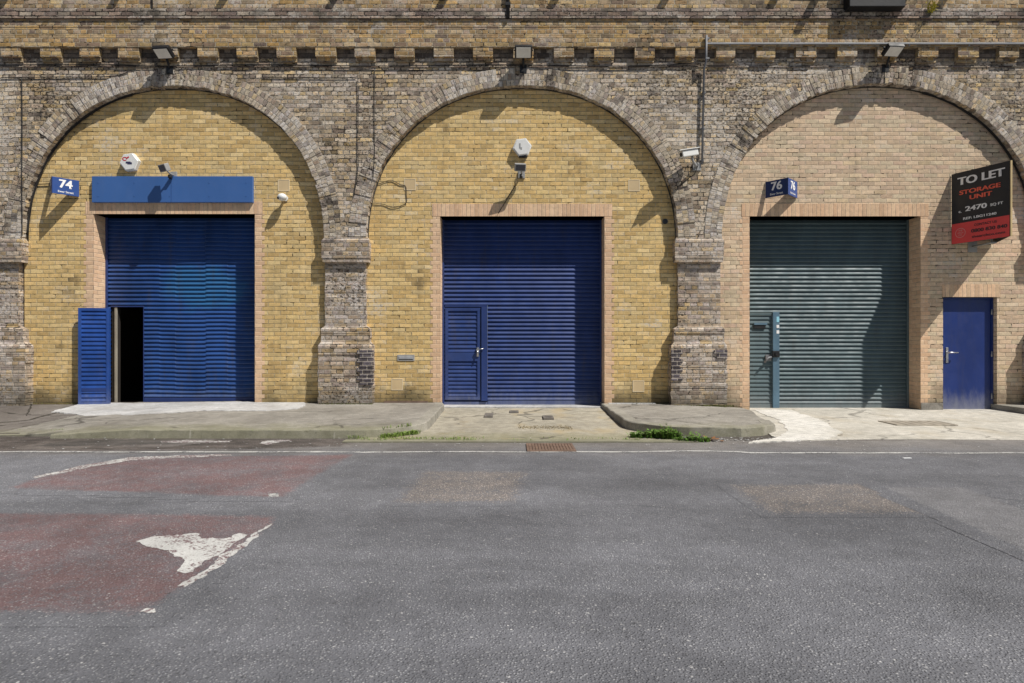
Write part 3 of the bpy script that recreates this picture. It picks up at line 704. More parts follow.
# ------------------------------------------------------------------ infill walls
def infill(name, label, x0, x1, holes, mat, ztop, base=-.1):
    """holes: (xa, xb, zt, depth) from left to right"""
    t = thing(name, label, 'wall', ((x0 + x1) / 2, .3, 0))
    bm = nb(); x = x0
    D = .62
    for xa, xb, zt in holes:
        box(bm, x, xa, 0, D, base, ztop); box(bm, xa, xb, 0, D, zt, ztop); x = xb
    box(bm, x, x1, 0, D, base, ztop)
    bmesh.ops.remove_doubles(bm, verts=bm.verts, dist=.0005)
    # drop the internal faces between the butted blocks
    seen = {}
    for f in list(bm.faces): seen.setdefault(tuple(sorted(v.index for v in f.verts)) if False else tuple(sorted((round(v.co.x, 4), round(v.co.y, 4), round(v.co.z, 4)) for v in f.verts)), []).append(f)
    dead = [f for q in seen.values() if len(q) > 1 for f in q]
    bmesh.ops.delete(bm, geom=dead, context='FACES_ONLY')
    mk('brickwork', bm, mat, t)
    return t
def surround(t, xa, xb, zt, D, reveal=True, toothw=(.13, .175), lint=.225, zb=0.03):
    """pink brick jambs with toothed edges, pink reveal lining and a soldier course"""
    bm = nb(); e = .003
    zc = round(zb / .075) * .075; k = 0
    while zc < zt - .01:
        z1 = min(zc + .075, zt); w = toothw[(k // 1) % 2] 
        for s, x in ((-1, xa), (1, xb)):
            a, b = (x - w, x) if s < 0 else (x, x + w)
            bx = quad(bm, (a, -e, zc), (b, -e, zc), (b, -e, z1), (a, -e, z1))
        zc = z1; k += 1
    if reveal:
        quad(bm, (xa + e, -e, zb), (xa + e, D, zb), (xa + e, D, zt), (xa + e, -e, zt)); quad(bm, (xb - e, -e, zb), (xb - e, -e, zt), (xb - e, D, zt), (xb - e, D, zb))
    mk('brick_surround', bm, 'pink', t, recalc=False)
    bm = nb(); box(bm, xa - toothw[1] * .8, xb + toothw[1] * .8, -.006, D, zt, zt + lint)
    uvz = bm.loops.layers.uv.new('UVMap')
    for f in bm.faces:
        for l in f.loops: l[uvz].uv = (l.vert.co.x, l.vert.co.z - zt + .02) if abs(f.normal.y) > .5 or True else (0, 0)
    mk('lintel', bm, 'soldier', t, uv=False)
d1 = (PX(93.5), PX(255), PZ(214)); d2 = (PX(440), PX(604.5), PZ(216.3)); d3 = (PX(749.5), PX(920.5), PZ(216.3)); d4 = (PX(943), PX(997), PZ(297))
cx, a, b = arches[1]; w1 = infill('arch_wall', 'yellow brick wall filling the left arch around an open blue shutter', cx - a - .06, cx + a + .06, [d1], 'infill', ZS + b + .08)
cx, a, b = arches[2]; w2 = infill('arch_wall', 'yellow brick wall filling the middle arch around a shut blue shutter', cx - a - .06, cx + a + .06, [d2], 'infill', ZS + b + .08)
cx, a, b = arches[3]; w3 = infill('arch_wall', 'pinkish buff brick wall filling the right arch around a grey green shutter', cx - a - .06, cx + a + .06, [d3, d4], 'buff', ZS + b + .08)
for i in (0, 4):
    cx, a, b = arches[i]; bm = nb(); box(bm, cx - a - .06, cx + a + .06, 0, .6, -.1, ZS + b + .08); mk('arch_infill', bm, 'infill', via)
SD = .36
surround(w1, *d1, SD); surround(w2, *d2, SD); surround(w3, *d3, SD)
# blue side door: pink lintel only
bm = nb(); box(bm, d4[0] - .012, d4[1] + .06, -.006, .1, d4[2], d4[2] + .225)
uvz = bm.loops.layers.uv.new('UVMap')
for f in bm.faces:
    for l in f.loops: l[uvz].uv = (l.vert.co.x, l.vert.co.z - d4[2] + .02)
mk('door_lintel', bm, 'soldier', w3, uv=False)
# cement skirt at the foot of the right brickwork
bm = nb(); box(bm, d3[1] + .004, d4[0] - .004, -.014, .2, 0, .145, .006); mk('cement_skirt', bm, 'pave', w3)
bm = nb(); box(bm, PX(384), PX(428), -.012, .1, .1, .18, .004); mk('plinth_course', bm, 'board_red' if False else 'rust', w2)
bm = nb(); box(bm, PX(608), PX(655), -.05, .1, .08, .145, .006); mk('cement_skirt', bm, 'sill', w2)

# dark store behind the open wicket
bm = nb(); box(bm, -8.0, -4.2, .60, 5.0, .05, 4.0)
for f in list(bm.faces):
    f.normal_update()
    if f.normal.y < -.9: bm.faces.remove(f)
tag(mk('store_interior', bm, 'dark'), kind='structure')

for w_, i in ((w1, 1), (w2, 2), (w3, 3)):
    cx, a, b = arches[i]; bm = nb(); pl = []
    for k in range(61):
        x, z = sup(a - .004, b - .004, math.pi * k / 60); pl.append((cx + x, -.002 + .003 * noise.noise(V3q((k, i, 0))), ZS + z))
    tube(bm, pl, .013, 6); mk('shadow_gap', bm, 'tar_and_gap_shade', w_)  # dark tube along the arch edge draws the shadow gap beside the ring
# ------------------------------------------------------------------ shutters
def slats(bm, x0, x1, z0, z1, y, pitch=.0775, depth=.032, dents=None, flip=False):
    n = max(1, round((z1 - z0) / pitch)); ph = (z1 - z0) / n
    prof = [(0.0, 0.0), (.03, -.55), (.08, -.93), (.15, -1.0), (.26, -.94), (.45, -.72), (.65, -.45), (.85, -.16), (.95, 0.0)]
    xs = [x0, x1]
    if dents: xs = sorted({x0, x1, *[d for d in dents if x0 < d < x1], *[d + .012 for d in dents if x0 < d + .012 < x1], *[x0 + (x1 - x0) * k / 14 for k in range(1, 14)]})
    prev = None
    for i in range(n):
        for t, dd in prof:
            zz = z0 + (i + t) * ph
            cur = []
            for x in xs:
                dz = dy = 0
                if dents:
                    kk = sum(1 for d in dents if x > d)
                    amp = max(0, min(1, (z1 - zz) / .5)) * max(0, min(1, (zz - z0) / .2))
                    dz = (.010 * math.sin(kk * 2.1 + 1) + .010 * noise.noise(Vector((x * 1.6, zz * .8, 5)))) * amp
                    dy = .014 * noise.noise(Vector((x * 1.3, zz * 1.1, 2))) * amp
                cur.append(bm.verts.new((x, y + dd * depth + dy, zz + dz)))
            if prev:
                for k in range(len(xs) - 1):
                    f = bm.faces.new((prev[k], prev[k + 1], cur[k + 1], cur[k])); f.smooth = False
            prev = cur
    cur = [bm.verts.new((x, y, z1)) for x in xs]
    for k in range(len(xs) - 1): bm.faces.new((prev[k], prev[k + 1], cur[k + 1], cur[k]))
GRP = 'roller shutters in the arches'
def X3(px): return PX(px, -SD)
def Z3(py): return PZ(py, -SD)
# --- left, with its wicket standing open
s1 = thing('roller_shutter', 'bright blue roller shutter with its small wicket door standing open', 'shutter', ((d1[0] + d1[1]) / 2, SD, .12), GRP)
zb = Z3(402); ox0, ox1, ozt = X3(113), X3(145), Z3(307)
bm = nb(); dn = [X3(176), X3(206), X3(160), X3(228)]
slats(bm, d1[0], d1[1], ozt + .03, d1[2] + .08, SD, dents=dn)
slats(bm, ox1, d1[1], zb + .09, ozt + .03, SD, dents=dn)
slats(bm, d1[0], ox0 - .03, zb, ozt + .03, SD)
mk('curtain', bm, 'blue1', s1, recalc=False)
bm = nb(); box(bm, ox1 + .002, d1[1], SD - .024, SD + .02, zb - .04, zb + .088, .004); mk('bottom_rail', bm, 'blueframe', s1)
bm = nb(); prism(bm, [(ox0 - .028, SD - .022, ozt), (ox1 - .02, SD - .022, ozt), (ox1 - .02, SD - .022, zb), (ox1, SD - .022, zb), (ox1, SD - .022, ozt + .028), (ox0 - .028, SD - .022, ozt + .028)], (0, .07, 0)); mk('door_frame', bm, 'blueframe', s1)
bm = nb(); box(bm, ox0 - .028, ox0 + .082, SD + .01, SD + .09, zb - .03, ozt - .003, .003); mk('jamb', bm, 'dark', s1)
bm = nb(); box(bm, ox0 + .035, ox0 + .08, SD - .012, SD + .008, zb - .03, ozt - .003, .003); mk('jamb_strip', bm, 'jamb', s1)
bm = nb(); box(bm, d1[0] + .004, d1[0] + .045, SD - .05, SD - .026, zb - .03, d1[2], .003); mk('guide_rail', bm, 'blueframe', s1); bm = nb(); box(bm, d1[1] - .045, d1[1] - .004, SD - .05, SD - .026, zb - .03, d1[2], .003); mk('guide_rail', bm, 'blueframe', s1)
# the open leaf, swung right round in front of the jamb
hx, hy = PX(110.3, .04), -.045; fx, fy = PX(79, .12), -.12
ux = Vector((fx - hx, fy - hy, 0)); W = ux.length; ux.normalize(); nrm = Vector((ux.y, -ux.x, 0))
if nrm.y > 0: nrm = -nrm
lz0, lz1 = PZ(404.8, .1), PZ(308, .1)
lf = bpy.data.objects.new('wicket_door', None); COL.objects.link(lf); lf.parent = s1; lf.location = Vector((hx, hy, lz0)) - Vector(s1.location)
bm = nb(); slats(bm, 0, W, lz0 + .05, lz1 - .05, 0, pitch=.0775, depth=.02)
for v in bm.verts: q = v.co.copy(); v.co = Vector((hx, hy, 0)) + ux * q.x + nrm * (-q.y + .004) + Vector((0, 0, q.z))
mk('slat_panel', bm, 'leafblue', lf)
def leafbar(bm, a, b, z0, z1, t0=-.02, t1=.03):
    c = Vector((hx, hy, (z0 + z1) / 2)) + ux * (a + b) / 2 + nrm * (t0 + t1) / 2
    obox(bm, c, ux, nrm, (0, 0, 1), (b - a) / 2, (t1 - t0) / 2, (z1 - z0) / 2, .004)
bm = nb(); frame_ring(bm, 0, W, lz0, lz1, -.02, .03, .05)
for v in bm.verts: q = v.co.copy(); v.co = Vector((hx, hy, 0)) + ux * q.x + nrm * q.y + Vector((0, 0, q.z))
mk('leaf_frame', bm, 'leafblue', lf)
bm = nb(); c = Vector((hx, hy, lz0 + .27)) + ux * W / 2 + nrm * .019; obox(bm, c, ux, nrm, (0, 0, 1), W / 2 - .05, .006, .03, .003); mk('kick_rail', bm, 'blueframe', lf)
for zz in (lz0 + .25, lz1 - .25):
    bm = nb(); tube(bm, [(hx - .16, hy + .02, zz), (d1[0] + .05, .10, zz), (d1[0] + .004, .16, zz)], .014, 8); mk('hinge', bm, 'blueframe', lf)
# --- middle, shut
s2 = thing('roller_shutter', 'dark blue roller shutter under the middle arch, fully shut with a framed wicket', 'shutter', ((d2[0] + d2[1]) / 2, SD, .07), GRP)
zb = Z3(405.5); wx0, wx1, px0, px1, wt, wbz = X3(445.5), X3(480.5), X3(481.5), X3(487.5), Z3(308), Z3(399.5)
bm = nb(); slats(bm, d2[0], d2[1], wt + .05, d2[2] + .08, SD); slats(bm, px1 + .004, d2[1], zb + .10, wt + .05, SD); slats(bm, d2[0], wx0 - .004, zb + .1, wt + .05, SD)
mk('curtain', bm, 'blue2', s2, recalc=False)
bm = nb(); box(bm, px1 + .006, d2[1], SD - .024, SD + .02, zb - .03, zb + .098, .004); mk('bottom_rail', bm, 'blue2', s2); bm = nb(); box(bm, d2[0], px1, SD - .03, SD + .02, zb - .03, wbz - .04, .004); mk('wicket_threshold', bm, 'blue2', s2)
bm = nb(); box(bm, d2[0] + .004, d2[0] + .04, SD - .05, SD - .028, zb - .03, d2[2], .003); mk('guide_rail', bm, 'blueframe', s2); bm = nb(); box(bm, d2[1] - .04, d2[1] - .004, SD - .05, SD - .028, zb - .03, d2[2], .003); mk('guide_rail', bm, 'blueframe', s2)
wd = bpy.data.objects.new('wicket_door', None); COL.objects.link(wd); wd.parent = s2; wd.location = Vector((wx0, SD, wbz)) - Vector(s2.location)
zm0, zm1 = Z3(361), Z3(352.5); sw = .055
bm = nb(); slats(bm, wx0 + sw, wx1 - sw, zm1, wt - sw, SD - .012, depth=.02); slats(bm, wx0 + sw, wx1 - sw, wbz + sw, zm0, SD - .012, depth=.02); mk('slat_panel', bm, 'blue2', wd, recalc=False)
bm = nb(); box(bm, d2[0], px1 - .01, SD + .022, SD + .04, wbz - .06, wt + .06); mk('back_plate', bm, 'blueframe', wd)
bm = nb(); frame_ring(bm, wx0, wx1, wbz, wt, SD - .045, SD, sw, [(zm0, zm1)]); mk('leaf_frame', bm, 'blue2', wd)
bm = nb(); box(bm, px0, px1, SD - .065, SD + .01, wbz - .02, wt + .015, .005); mk('lock_post', bm, 'blueframe', s2)
bm = nb(); box(bm, d2[0] + .05, px1, SD - .035, SD, wt + .02, wt + .048, .003); mk('head_rail', bm, 'blueframe', s2)
bm = nb(); lx = X3(478); lz = Z3(350); tube(bm, [(lx, SD - .04, lz), (lx, SD - .10, lz)], .028, 12); tube(bm, [(lx, SD - .09, lz), (lx, SD - .095, lz - .11)], .012, 8); box(bm, lx - .02, lx + .02, SD - .065, SD - .04, lz - .12, lz + .05, .004); tube(bm, [(lx, SD - .09, lz + .01), (X3(484), SD - .085, lz + .03)], .008, 8)
mk('handle', bm, 'steel', wd)
# --- right, slate coloured
s3 = thing('roller_shutter', 'slate grey green roller shutter beside the blue side door, half in shade', 'shutter', ((d3[0] + d3[1]) / 2, SD, .03), GRP)
zb = Z3(408.5); wt = Z3(314); px0, px1 = X3(771.5), X3(778)
bm = nb(); slats(bm, d3[0], d3[1], wt + .02, d3[2] + .08, SD); slats(bm, px1 + .003, d3[1], zb + .09, wt + .02, SD); mk('curtain', bm, 'slate', s3, recalc=False)
bm = nb(); box(bm, px1 + .005, d3[1], SD - .024, SD + .02, zb - .03, zb + .088, .004); mk('bottom_rail', bm, 'slate', s3)
bm = nb(); box(bm, d3[0] + .004, d3[0] + .03, SD - .05, SD - .028, zb - .03, d3[2], .003); mk('guide_rail', bm, 'slate', s3); bm = nb(); box(bm, d3[1] - .04, d3[1] - .004, SD - .05, SD - .028, zb - .03, d3[2], .003); mk('guide_rail', bm, 'slate', s3)
wd = bpy.data.objects.new('wicket_door', None); COL.objects.link(wd); wd.parent = s3; wd.location = Vector((d3[0], SD, zb)) - Vector(s3.location)
bm = nb(); slats(bm, d3[0], px0 - .003, zb + .09, wt - .03, SD - .01, depth=.02); mk('slat_panel', bm, 'slate', wd, recalc=False)
bm = nb(); box(bm, d3[0] + .03, px0 - .003, SD - .035, SD, wt - .028, wt + .015, .004); mk('head_rail', bm, 'slate', wd); bm = nb(); box(bm, d3[0], px0 - .003, SD - .035, SD, zb, zb + .088, .004); mk('foot_rail', bm, 'slate', wd)
bm = nb(); box(bm, px0, px1, SD - .065, SD + .01, zb - .02, wt + .03, .005); mk('lock_post', bm, 'slatelight', s3)
bm = nb(); box(bm, X3(753), X3(764.5), SD - .05, SD - .02, Z3(328.5), Z3(325.2), .003); mk('letter_slot', bm, 'black', wd)
bm = nb(); box(bm, X3(753), X3(766), SD - .06, SD - .02, Z3(325), Z3(323), .003); mk('slot_hood', bm, 'slatelight', wd)
bm = nb(); zc = Z3(354); box(bm, X3(770.5), X3(777.5), SD - .10, SD - .066, zc - .06, zc + .06, .008); tube(bm, [(X3(774), SD - .1, zc), (X3(774), SD - .13, zc)], .03, 10); mk('lock', bm, 'black', s3)
bm = nb(); zc = Z3(358); tube(bm, [(X3(770), SD - .07, zc + .02), (X3(766), SD - .11, zc + .01), (X3(762), SD - .11, zc - .08)], .018, 8); box(bm, X3(764.5), X3(770.3), SD - .055, SD - .03, zc - .05, zc + .06, .004); mk('handle', bm, 'darkpipe', wd)
for py, hh, mt in ((319.5, .10, 'sticker'), (326.5, .055, 'txt_white'), (332, .06, 'txt_white')):
    bm = nb(); box(bm, X3(775.0), X3(777.6), SD - .068, SD - .0655, Z3(py) - hh / 2, Z3(py) + hh / 2); mk('sticker', bm, mt, s3)

# --- blue side door
dr = thing('side_door', 'plain blue steel door with a lever handle at the right of the right arch', 'door', ((d4[0] + d4[1]) / 2, .1, .02))
bm = nb(); DY = .10; zb = PZ(409.3, -.1); box(bm, d4[0] + .03, d4[1] - .035, DY, DY + .05, zb, d4[2] - .035, .004); mk('leaf', bm, 'doorblue', dr)
bm = nb(); box(bm, d4[0], d4[0] + .028, DY - .012, DY + .06, zb - .03, d4[2], .003); box(bm, d4[1] - .033, d4[1], DY - .02, DY + .06, zb - .03, d4[2], .003); box(bm, d4[0] + .03, d4[1] - .035, DY - .015, DY + .06, d4[2] - .032, d4[2], .003); mk('frame', bm, 'doorblue', dr)
bm = nb(); hx_, hz_ = PX(947.2, -.09), PZ(354.5, -.09)
box(bm, hx_ - .022, hx_ + .022, DY - .012, DY, hz_ - .15, hz_ + .13, .006); tube(bm, [(hx_, DY - .01, hz_ + .035), (hx_, DY - .06, hz_ + .035), (hx_ + .02, DY - .068, hz_ + .035), (hx_ + .16, DY - .068, hz_ + .032)], .012, 10); mk('handle', bm, 'steel', dr)
for py in (312, 354, 396):
    bm = nb(); z = PZ(py, -.1); tube(bm, [(d4[1] - .034, DY - .022, z - .05), (d4[1] - .034, DY - .022, z + .05)], .011, 8); mk('hinge', bm, 'greymetal', dr)

# ------------------------------------------------------------------ signs
fs = thing('fascia_board', 'long blank blue fascia board above the left shutter', 'sign board', (PX(172), -.03, PZ(190)))
bm = nb(); xa, xb = PX(92, .06), PX(252.5, .06); box(bm, xa, xb, -.065, .0, PZ(202.3, .06), PZ(176.3, .06), .004); mk('panel', bm, 'fascia', fs)
for px in (98, 134, 169.5, 209, 246):
    for py in (182.5, 196):
        bm = nb(); tube(bm, [(PX(px, .07), -.064, PZ(py, .07)), (PX(px, .07), -.069, PZ(py, .07))], .011, 8); mk('bolt', bm, 'fascia', fs)
bm = nb(); xj = PX(171, .07); box(bm, xj - .002, xj + .002, -.0665, -.06, PZ(202, .06), PZ(176.6, .06)); mk('panel_joint', bm, 'shaded_blue', fs)

def vsign(name, label, xl, xa, xr, q, z0, z1, mat_l, mat_r, cat='sign'):
    t = thing(name, label, cat, ((xl + xr) / 2, -.01, z0))
    th = .012
    A = Vector((xa, -q, 0))
    faces = {}
    for side, xw, mt in (('left', xl, mat_l), ('right', xr, mat_r)):
        Wp = Vector((xw, -.012, 0)); u = (A - Wp) if side == 'left' else (Wp - A); L = u.length; u.normalize()
        n_ = Vector((u.y, -u.x, 0))
        c = (A + Wp) / 2 - n_ * th / 2 + Vector((0, 0, (z0 + z1) / 2))
        bm = nb(); obox(bm, c, u, n_, (0, 0, 1), L / 2 - (.006 if side == 'right' else 0), th / 2, (z1 - z0) / 2, .002)
        mk('sign_face', bm, mt, t)
        faces[side] = ((A + Wp) / 2 + n_ * .0015, u, n_, L)
    return t, faces
V3 = Vector
q = .32
# number 74 and number 76
for nm, lab, xc in (('74', 'blue V shaped sign numbered 74 beside the left fascia board', (PX(80) - .27)), ('76', 'blue V shaped sign numbered 76 above the slate shutter', PX(780))):
    zc = PZ(189.0, .0) if nm == '74' else PZ(190.3)
    t, fc = vsign('number_sign', lab, xc - .27, xc, xc + (.31 if nm == '76' else .27), q, zc - .145, zc + .145, 'shaded_blue', 'signblue')
    t['group'] = 'number signs over the units'
    for sd in ('left', 'right'):
        o, u, n_, L = fc[sd]
        text('number', nm, 'txt_white', o + V3((0, 0, zc + .035)), u, (0, 0, 1), .145, t, .018, dbl=.022)
        text('street_name', 'Ewer Street', 'txt_white', o + V3((0, 0, zc - .098)), u, (0, 0, 1), .035, t, .012, w=.23, dbl=.01)
# to-let board
xl, xa_, xr, q = 7.905, 8.262, 8.65, .86
z1, z0 = PZ(174.6), PZ(244.6)
t, fc = vsign('to_let_board', 'black and red TO LET V board on the wall above the blue side door', xl, xa_, xr, q, z0, z1, 'board_black', 'board_black', 'sign')
for sd in ('left', 'right'):
    o, u, n_, L = fc[sd]
    c = o + V3((0, 0, 0)); H = z1 - z0
    zr = z0 + H * .285
    bm = nb(); obox(bm, V3((o.x, o.y, (z0 + zr) / 2)) + n_ * .0006, u, n_, (0, 0, 1), L / 2 - .004, .001, (zr - z0) / 2 - .002); mk('red_panel', bm, 'board_red', t)
    oo = o + n_ * .0042
    def ln(name, s, mat, ax, fz, h, w, bold=.02): text(name, s, mat, oo + u * (ax * L) + V3((0, 0, z0 + H * fz)), u, (0, 0, 1), h, t, .015, w=w, dbl=bold)
    ln('heading', 'TO LET', 'txt_white', .02, .865, .135, L * .80, .035)
    ln('lettering', 'STORAGE', 'txt_red', .0, .705, .075, L * .70, .03)
    ln('lettering', 'UNIT', 'txt_red', .02, .615, .075, L * .38, .03)
    ln('lettering', 'c.', 'txt_white', -.34, .445, .05, L * .05, .02)
    ln('lettering', '2470', 'txt_white', -.06, .465, .085, L * .37, .03)
    ln('lettering', 'SQ FT', 'txt_white', .29, .46, .045, L * .21, .02)
    ln('lettering', 'REF: LBG11240', 'txt_white', .0, .335, .042, L * .57, .02)
    ln('lettering', 'CONTACT US', 'txt_dark', .10, .225, .040, L * .38, .015)
    ln('lettering', '0800 830 840', 'txt_dark', .16, .145, .060, L * .60, .025)
    ln('lettering', 'thearchco.com', 'txt_dark', .15, .065, .042, L * .56, .015)
    # round emblem
    bm = nb(); cc = oo - u * (L * .335) + V3((0, 0, z0 + H * .145)); rr_ = .085; prv = None
    for k in range(33):
        an = k * math.pi / 16; dr_ = u * math.cos(an) + V3((0, 0, math.sin(an)))
        cur = (bm.verts.new(cc + dr_ * rr_), bm.verts.new(cc + dr_ * (rr_ - .008)))
        if prv: bm.faces.new((prv[0], cur[0], cur[1], prv[1]))
        prv = cur
    mk('emblem', bm, 'txt_pink', t)
    for s_, dz_ in (('THE', .04), ('ARCH', 0), ('CO.', -.04)): text('emblem_text', s_, 'txt_pink', cc + V3((0, 0, dz_)), u, (0, 0, 1), .026, t, .015)
# timber edge where the two boards meet and a steel bracket below
bm = nb(); box(bm, xa_ + .004, xa_ + .034, -q - .012, -q + .03, z0 + .004, z1, .003); mk('timber_edge', bm, 'timber', t)
bm = nb(); zz = z0 + .12
tube(bm, [(xa_ + .02, -.01, zz - .16), (xa_ + .02, -.45, zz - .16), (xa_ + .02, -.45, zz + .1)], .016, 8); box(bm, xa_ - .06, xa_ + .10, -.02, 0, zz - .26, zz - .06, .003)
box(bm, xa_ - .03, xa_ + .07, -.50, -.40, zz - .175, zz - .15, .003); mk('bracket', bm, 'greymetal', t)

# ------------------------------------------------------------------ fixtures on the walls
def alarm(px, py, label, marks):
    x, z = P(px, py, .1)
    t = thing('alarm_box', label, 'alarm box', (x, 0, z), 'hexagonal alarm boxes')
    bm = nb(); r = .172
    pts = [(x + r * math.cos(math.radians(60 * k + 8)), 0, z + r * math.sin(math.radians(60 * k + 8))) for k in range(6)]
    prism(bm, pts, (0, -.09, 0)); bmesh.ops.recalc_face_normals(bm, faces=bm.faces)
    fr = [e for e in bm.edges if all(v.co.y < -.05 for v in e.verts)]
    bmesh.ops.bevel(bm, geom=fr, offset=.018, segments=3, affect='EDGES'); mk('cover', bm, 'white', t)
    y = -.092
    if marks == 'red':
        bm = nb(); prv = None
        for k in range(17):
            an = math.radians(40 + 280 * k / 16); c_ = (x - .07, y, z + .05)
            cur = [bm.verts.new((c_[0] + rr_ * math.cos(an), y, c_[2] + rr_ * .8 * math.sin(an))) for rr_ in (.045, .025)]
            if prv: bm.faces.new((prv[0], cur[0], cur[1], prv[1]))
            prv = cur
        mk('emblem', bm, 'logo_red', t)
        bm = nb(); obox(bm, (x - .02, y, z + .07), (1, 0, .8), (0, 1, 0), (-.8, 0, 1), .03, .001, .012); mk('emblem', bm, 'logo_red', t)
        bm = nb(); box(bm, x - .05, x + .035, y - .001, y, z - .03, z + .002); box(bm, x - .02, x + .06, y - .0015, y - .001, z - .045, z - .012); mk('emblem', bm, 'logo_blue', t)
    else:
        bm = nb(); box(bm, x - .055, x - .03, y - .001, y, z - .03, z + .06); box(bm, x - .03, x - .005, y - .001, y, z - .05, z - .01); mk('emblem', bm, 'greymetal', t)
        bm = nb(); box(bm, x - .06, x + .09, -.07, 0, z - .178, z - .152, .006); mk('strobe_lamp', bm, 'board_black', t)
    return t
alarm(128.3, 161.5, 'white hexagonal alarm box with a red mark above the fascia board', 'red')
alarm(522.3, 146.5, 'white hexagonal alarm box with a grey mark above the middle shutter', 'grey')

def flood(px, py, label, tilt, yaw=0., p=.34):
    x, z = P(px, py, p)
    t = thing('floodlight', label, 'floodlight', (x, -AP, z - .15), 'floodlights over the arch crowns')
    cy, sy = math.cos(math.radians(yaw)), math.sin(math.radians(yaw)); ct, st = math.cos(math.radians(tilt)), math.sin(math.radians(tilt))
    ax = V3((cy, sy, 0)); fwd = V3((sy * ct, -cy * ct, st)); up = fwd.cross(ax); up = -up if up.y > 0 else up
    c = V3((x, -p, z))
    bm = nb(); obox(bm, c, ax, fwd, up, .15, .04, .105, .012); obox(bm, c - fwd * .06, ax, fwd, up, .10, .03, .07, .01); mk('housing', bm, 'black', t)
    bm = nb(); obox(bm, c + fwd * .0465, ax, fwd, up, .125, .002, .088, .001); mk('lamp_glass', bm, 'glass_lamp', t)
    bm = nb(); tube(bm, [(x, -AP, z - .2), (x, -p + .16, z - .16), (x, -p + .06, z)], .02, 8); box(bm, x - .06, x + .06, -AP - .02, -AP + .01, z - .29, z - .15, .004)
    obox(bm, c - fwd * .05, ax, fwd, up, .164, .006, .014, .001); mk('bracket', bm, 'black', t)
flood(163.5, 52, 'tilted floodlight on a bracket over the crown of the left arch', -58, -6)
flood(523.5, 51.5, 'upright floodlight on a bracket over the crown of the middle arch', -48, 0)
flood(893, 50, 'pale tilted floodlight on a bracket over the crown of the right arch', -60, 6, .36)

def sensor_lamp(px, py, label, yaw):
    p = .16; x, z = P(px, py, p)
    t = thing('security_lamp', label, 'security lamp', (x, 0, z), 'small security lamps on the brickwork')
    cy, sy = math.cos(math.radians(yaw)), math.sin(math.radians(yaw)); ax = V3((cy, sy, 0)); fwd = V3((sy * .9, -cy * .9, -.42)).normalized(); up = fwd.cross(ax); up = -up if up.z < 0 else up
    c = V3((x, -.26, z + .02))
    bm = nb(); obox(bm, c, ax, fwd, up, .10, .045, .065, .012); mk('housing', bm, 'greymetal', t)
    bm = nb(); obox(bm, c + fwd * .046, ax, fwd, up, .082, .002, .048, .001); mk('lamp_glass', bm, 'glass_dark', t)
    bm = nb(); tube(bm, [(x + .03, 0, z - .05), (x + .03, -.14, z - .05), (x + .02, -.22, z - .01)], .016, 8); box(bm, x - .03, x + .09, -.025, 0, z - .11, z + .02, .006); mk('bracket', bm, 'greymetal', t)
    bm = nb(); obox(bm, (x + .02, -.11, z - .10), (1, 0, 0), (0, 1, -.3), (0, .3, 1), .028, .035, .03, .012); mk('motion_sensor', bm, 'board_black', t)
sensor_lamp(167.5, 170.5, 'small grey security lamp just above the blue fascia board', -30)
sensor_lamp(520, 170, 'small grey security lamp under the middle alarm box', 8)
bm = nb(); tube(bm, [(PX(517, .02), -.02, PZ(176)), (PX(515, .02), -.02, PZ(186)), (PX(506, .02), -.018, PZ(201)), (PX(498, .02), -.018, PZ(214))], .006, 6)
tag(mk('cable', bm, 'cable'), 'thin cable trailing from the small lamp to the middle lintel', 'cable')

# white dome camera
x, z = P(282.5, 197.5, .12)
t = thing('dome_camera', 'small white round camera on the brickwork right of the fascia board', 'camera', (x, 0, z))
bm = nb(); bmesh.ops.create_icosphere(bm, subdivisions=3, radius=.075)
for v in bm.verts: v.co = V3((v.co.x * 1.12 + x, v.co.y - .14, v.co.z * .92 + z))
for f in bm.faces: f.smooth = True
mk('dome', bm, 'white', t)
bm = nb(); tube(bm, [(x + .01, 0, z + .01), (x + .005, -.12, z)], .024, 10); tube(bm, [(x + .01, -.002, z + .01), (x + .01, -.02, z + .01)], .05, 14); mk('arm', bm, 'white', t)
bm = nb(); tube(bm, [(x - .045, -.195, z - .025), (x - .055, -.207, z - .03)], .02, 10); mk('lens', bm, 'board_black', t)

# cctv camera on the pier and its trunking
x, z = P(689, 153.5, .36)
t = thing('cctv_camera', 'white box security camera on a bracket below the conduit on the pier', 'camera', (x, -AP, z))
ax = V3((-.93, -.3, -.22)).normalized(); side = ax.cross(V3((0, 0, 1))).normalized(); up = side.cross(ax)
c = V3((x, -.36, z))
bm = nb(); obox(bm, c, ax, side, up, .16, .054, .052, .012); mk('housing', bm, 'white', t)
bm = nb(); obox(bm, c + up * .066 + ax * .02, ax, side, up, .205, .074, .006, .003); mk('sun_hood', bm, 'white', t)
bm = nb(); tube(bm, [c + ax * .154, c + ax * .17], .035, 12); mk('lens', bm, 'board_black', t)
bm = nb(); tube(bm, [c - up * .05 - ax * .05, c - up * .14 - ax * .05, (x + .17, -AP - .06, z - .17), (x + .20, -AP, z - .17)], .022, 8); box(bm, x + .13, x + .27, -AP - .035, -AP + .01, z - .24, z - .10, .006); mk('bracket', bm, 'greymetal', t)
bm = nb(); tube(bm, [(x + .12, -AP - .05, z - .02), (x + .20, -AP - .10, z - .16), (x + .14, -AP - .08, z - .32), (x, -AP - .05, z - .42), (x - .1, -AP - .02, z - .5)], .008, 6); mk('lead', bm, 'cable', t)
cd = thing('conduit', 'grey conduit running down the pier between the middle and right arches', 'conduit', (PX(705, .2), -AP, PZ(100, .2)))
